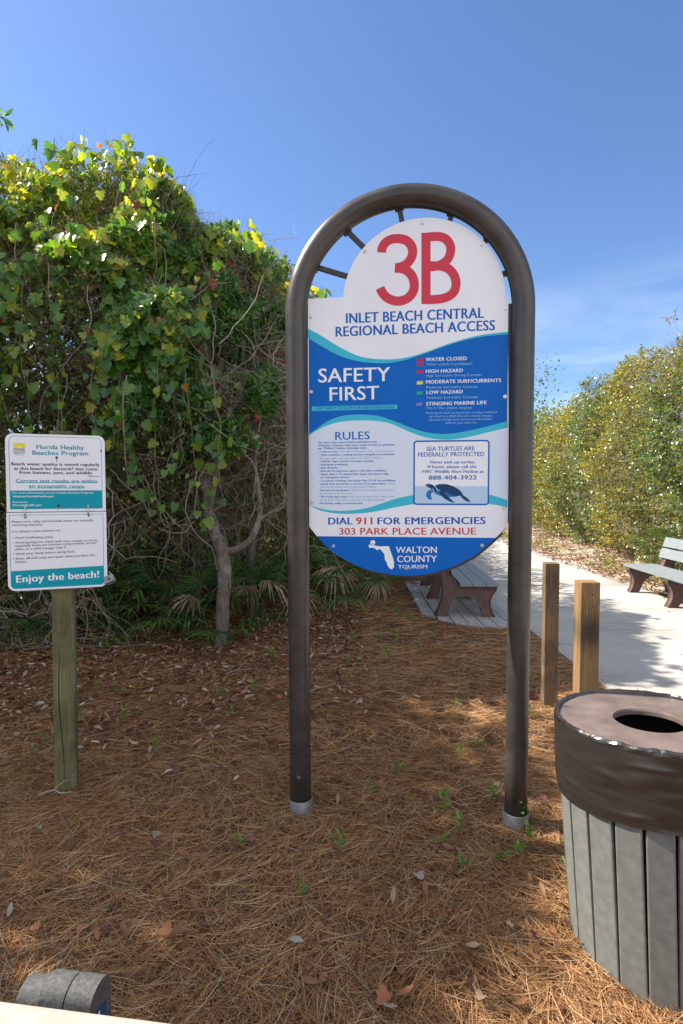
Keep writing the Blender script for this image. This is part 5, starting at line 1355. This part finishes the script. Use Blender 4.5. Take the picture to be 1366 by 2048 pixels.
# ------------------------------------------------------------------ leaf litter, one mass
def litter(name, n, xf, label, smin, smax, lift=.02):
    x, y = xf(n)
    P_ = np.stack([x, y, gh(x, y) + RS.uniform(.005, .03, len(x)) + lift], -1)
    D_ = unit(np.stack([RS.randn(len(x)), RS.randn(len(x)), .25 * RS.randn(len(x))], -1)); Nf = unit(np.array([0, 0, 1.]) + .45 * RS.randn(len(x), 3))
    V, Fc = leaves(P_, D_, Nf, RS.uniform(smin, smax, len(x)), T_NARROW if smin < .045 else T_GRAPE, 2.0)
    tag(np_mesh(name, V * 1.0, Fc, M['litter']), label, 'leaf litter', kind='stuff')
def lz(n):
    y = RS.uniform(3.0, 8.2, n); x = RS.uniform(-4.6, .2, n); k = (RS.uniform(0, 1, n) < np.clip((y - 2.7 - .45 * (x + 2)) / 2.6, .03, 1)); return x[k], y[k]
litter('leaf_litter', 14000, lz, 'dead brown leaves littering the ground under the left thicket', .04, .085)
def lp_(n):
    y = RS.uniform(1, 15, n); x = RS.uniform(2.1, 4.9, n); k = RS.uniform(0, 1, n) < .12 + .88 * np.clip(np.abs(x - 3.45) - 1.0, 0, .4) / .4; return x[k], y[k]
litter('leaf_litter', 420, lp_, 'stray dry leaves blown along the concrete path', .025, .05, .012)
def lr_(n):
    y = RS.uniform(6, 22, n); x = RS.uniform(4.65, 6.8, n); return x, y
litter('leaf_litter', 8000, lr_, 'dry leaves and sand along the verge of the far hedge', .04, .09, 0.03)
# low green weeds at the foot of the thicket
x = RS.uniform(-4.2, .9, 2400); y = 5.35 + RS.uniform(0, 2.0, 2400) + np.clip(x + 1.2, 0, 3) * 1.6; P_ = np.stack([x, y, gh(x, y)], -1)
P_ = P_[wob3(P_, 3.0) > -.05]
a, b_ = small_sprays(P_, np.tile([0, 0, 1.], (len(P_), 1)), 7, .14, .045, out=.6, up=.5)
tag(np_mesh('ground_cover', a[0], a[1], M['shrub_leaf']), 'low green ground cover at the foot of the left thicket', 'ground cover', kind='stuff')
x = RS.uniform(5.0, 6.0, 700); y = RS.uniform(8, 20, 700); P_ = np.stack([x, y, gh(x, y)], -1); P_ = P_[wob3(P_, 2.0) > 0]
a, b_ = small_sprays(P_, np.tile([0, 0, 1.], (len(P_), 1)), 8, .20, .05, out=.6, up=.5)
tag(np_mesh('ground_cover', a[0], a[1], M['olive_leaf']), 'low sunny weeds along the foot of the far hedge', 'ground cover', kind='stuff')

# ------------------------------------------------------------------ single fallen leaves and green sprouts
def at(px, py, z=.02):
    u = (px - 683) / 1120; v = -(py - 1024) / 1120
    dy = math.cos(.042) + v * math.sin(.042); dz = -math.sin(.042) + v * math.cos(.042)
    t = (z - 1.6) / dz; return u * t, dy * t
def fallen(shape, seed):
    r_ = np.random.RandomState(seed)
    V0, F0 = shape; V = V0.copy(); V[:, 1] -= .5
    V[:, 2] = .28 * V[:, 0] ** 2 * 4 + .10 * V[:, 1] ** 2 * 3 + .03 * r_.randn(len(V))
    me = bpy.data.meshes.new('fallen_leaf'); me.from_pydata([tuple(v) for v in V], [], [list(map(int, f)) for f in F0]); me.update(); me.shade_smooth(); return me
LEAFC = {'brown': (.24, .105, .055), 'rust': (.32, .12, .05), 'tan': (.34, .24, .15), 'grey': (.34, .31, .26), 'wine': (.17, .05, .04), 'yellow': (.55, .45, .08)}
LM = {k: mottled('fallen_' + k, tuple(c * .7 for c in v), v, 35, rough=.7) for k, v in LEAFC.items()}
FL = {}
for k in LEAFC:
    for j, sh in enumerate((T_NARROW, T_GRAPE)):
        me = fallen(sh, j + len(k)); me.materials.append(LM[k]); FL[k, j] = me
LAB = {'brown': 'curled brown fallen leaf lying on the pine straw', 'rust': 'rust-orange fallen leaf lying on the pine straw', 'tan': 'pale tan fallen leaf lying on the pine straw', 'grey': 'bleached grey-white fallen leaf lying on the pine straw', 'wine': 'dark wine-red fallen leaf lying on the pine straw', 'yellow': 'yellow fallen leaf lying on the pine straw'}
r_ = random.Random(8)
spots = [(655, 1830, 'brown', 1), (590, 1880, 'grey', 0), (640, 1960, 'brown', 1), (618, 1672, 'rust', 0), (355, 1880, 'brown', 1), (330, 1880, 'rust', 1), (400, 1870, 'tan', 0), (825, 1620, 'tan', 0), (720, 1645, 'tan', 0), (840, 1745, 'grey', 1), (1000, 1740, 'rust', 0), (1115, 1790, 'brown', 0), (1170, 1865, 'rust', 0),
         (290, 1560, 'grey', 0), (350, 1430, 'grey', 1), (265, 1378, 'yellow', 1), (395, 1390, 'tan', 0), (470, 1700, 'wine', 1), (500, 1690, 'brown', 1), (510, 1765, 'brown', 1), (640, 1850, 'brown', 0), (760, 1640, 'wine', 1), (800, 1590, 'brown', 1), (935, 1600, 'rust', 0), (160, 1500, 'grey', 0), (35, 1470, 'tan', 1), (75, 1545, 'brown', 1), (960, 1985, 'tan', 1), (945, 1880, 'tan', 0), (1040, 1990, 'rust', 0),
         (300, 1525, 'brown', 1), (290, 1545, 'brown', 0), (20, 1835, 'grey', 0), (180, 1400, 'tan', 1), (70, 1670, 'grey', 1), (780, 2010, 'tan', 0), (370, 1520, 'grey', 0), (485, 1340, 'grey', 0), (1060, 1745, 'brown', 0), (940, 1965, 'wine', 1), (1082, 1600, 'wine', 1)]
for _ in range(64):
    px = r_.uniform(0, 1090); py = r_.uniform(1330, 2030) if px > 520 else r_.uniform(1330, 1900)
    spots.append((px, py, r_.choice(['brown', 'brown', 'brown', 'rust', 'wine', 'tan']), r_.choice([0, 0, 1])))
for px, py, k, j in spots:
    x, y = at(px, py, .03)
    o = bpy.data.objects.new('fallen_leaf', FL[k, j]); col.objects.link(o)
    s_ = r_.uniform(.045, .08) if j == 0 else r_.uniform(.030, .048)
    o.location = (x, y, float(gh(x, y)) + .040); o.scale = (s_, s_, s_); o.rotation_euler = (r_.gauss(0, .3), r_.gauss(0, .3), r_.uniform(0, 6.28))
    if r_.random() < .2: o.rotation_euler[0] += math.pi
    tag(o, LAB[k], 'leaf', 'single fallen leaves on the pine straw')

def sprout_mesh(seed, n, h, lw):
    q = np.random.RandomState(seed); P_, D_, N_ = [], [], []
    for i in range(n):
        a = i * 2.4 + q.uniform(-.3, .3); t = (i + 1) / n; d = np.array([math.cos(a), math.sin(a), .35 + .8 * t])
        P_.append([0.01 * q.randn(), .01 * q.randn(), h * (.25 + .75 * t)]); D_.append(d); N_.append([-math.cos(a) * .5, -math.sin(a) * .5, 1])
    V, Fc = leaves(np.array(P_), unit(np.array(D_)), unit(np.array(N_)), lw * q.uniform(.7, 1.2, n), T_NARROW, .3)
    V[:, :] += 0
    sv, sf = sticks(np.array([[0., 0, -.03]]), np.array([[0., 0, h]]), .0018, .0012, seg=2)
    me = bpy.data.meshes.new('green_sprout'); me.from_pydata([tuple(v) for v in np.concatenate([V, sv])], [], [list(map(int, f)) for f in Fc] + [[int(k) + len(V) for k in f] for f in sf]); me.update(); me.materials.append(M['sprout'])
    return me
SP = [sprout_mesh(1, 7, .06, .05), sprout_mesh(2, 9, .09, .055), sprout_mesh(3, 5, .04, .065), sprout_mesh(4, 11, .13, .06)]
SPL = ['short tuft of green leaves sprouting from the pine straw', 'leafy green sprout rising from the pine straw', 'small broad-leaved green seedling on the pine straw', 'tall bright green sprout beside the right pipe foot']
spr = [(1050, 1655, 3), (885, 1675, 2), (908, 1665, 1), (930, 1725, 2), (1005, 1715, 0), (920, 1525, 1), (945, 1500, 0), (915, 1420, 0), (1060, 1430, 0), (793, 1545, 0), (890, 1620, 1), (920, 1640, 2), (985, 1605, 1), (1038, 1705, 2), (1065, 1695, 1), (740, 1585, 0), (680, 1690, 0), (605, 1790, 0), (512, 1385, 1), (460, 1430, 0), (245, 1450, 1), (235, 1395, 1), (190, 1390, 1), (160, 1435, 0), (305, 1510, 1), (62, 1515, 1), (90, 1490, 0), (440, 1385, 0), (545, 1325, 0), (475, 1700, 0), (1130, 1728, 2), (620, 1580, 0),
       (735, 1240, 1), (795, 1240, 1), (815, 1245, 1), (830, 1248, 0), (760, 1285, 1), (790, 1290, 1), (840, 1310, 0), (705, 1295, 1), (690, 1340, 0), (780, 1330, 1), (715, 1335, 0), (870, 1275, 0), (865, 1190, 1), (855, 1210, 1), (850, 1165, 1), (260, 1300, 1), (330, 1290, 1), (400, 1280, 0)]
for px, py, k in spr:
    x, y = at(px, py, .015)
    o = bpy.data.objects.new('green_sprout', SP[k]); col.objects.link(o); s_ = r_.uniform(.7, 1.15) * (1.25 if y > 4.5 else 1) * (.8 if k == 2 else 1)
    o.location = (x, y, float(gh(x, y)) + .01); o.scale = (s_, s_, s_); o.rotation_euler = (r_.gauss(0, .12), r_.gauss(0, .12), r_.uniform(0, 6.28))
    tag(o, SPL[k], 'sprout', 'green sprouts in the pine straw')
# dry sticks
for i, (px, py, ln, a, lab) in enumerate([(485, 1345, .30, .5, 'bleached forked twig on the straw left of the frame'), (640, 1385, .35, .9, 'thin grey stick lying beside the left pipe'), (110, 1602, .16, .1, 'short pale stick at the foot of the water sign post'), (700, 1215, .4, 2.6, 'pale fallen stick in front of the palmettos')]):
    x, y = at(px, py, .03); o = tag(empty('dry_stick', (x, y, float(gh(x, y)) + .045), a), lab, 'stick', 'dry sticks on the ground')
    mb = MB(); mb.tube(smooth3([(-ln / 2, 0, 0), (-ln * .1, .02, .012), (ln * .2, -.01, .01), (ln / 2, .015, .0)]), .004, 6); mb.build('stem', M['twig_pale'], o, True)
    mb = MB(); mb.tube([(-ln * .1, .02, .012), (.02, .07, .03), (.06, .12, .02)], [.003, .0025, .0015], 5); mb.build('side_twig', M['twig_pale'], o, True)
bpy.data.objects.remove(_fo)
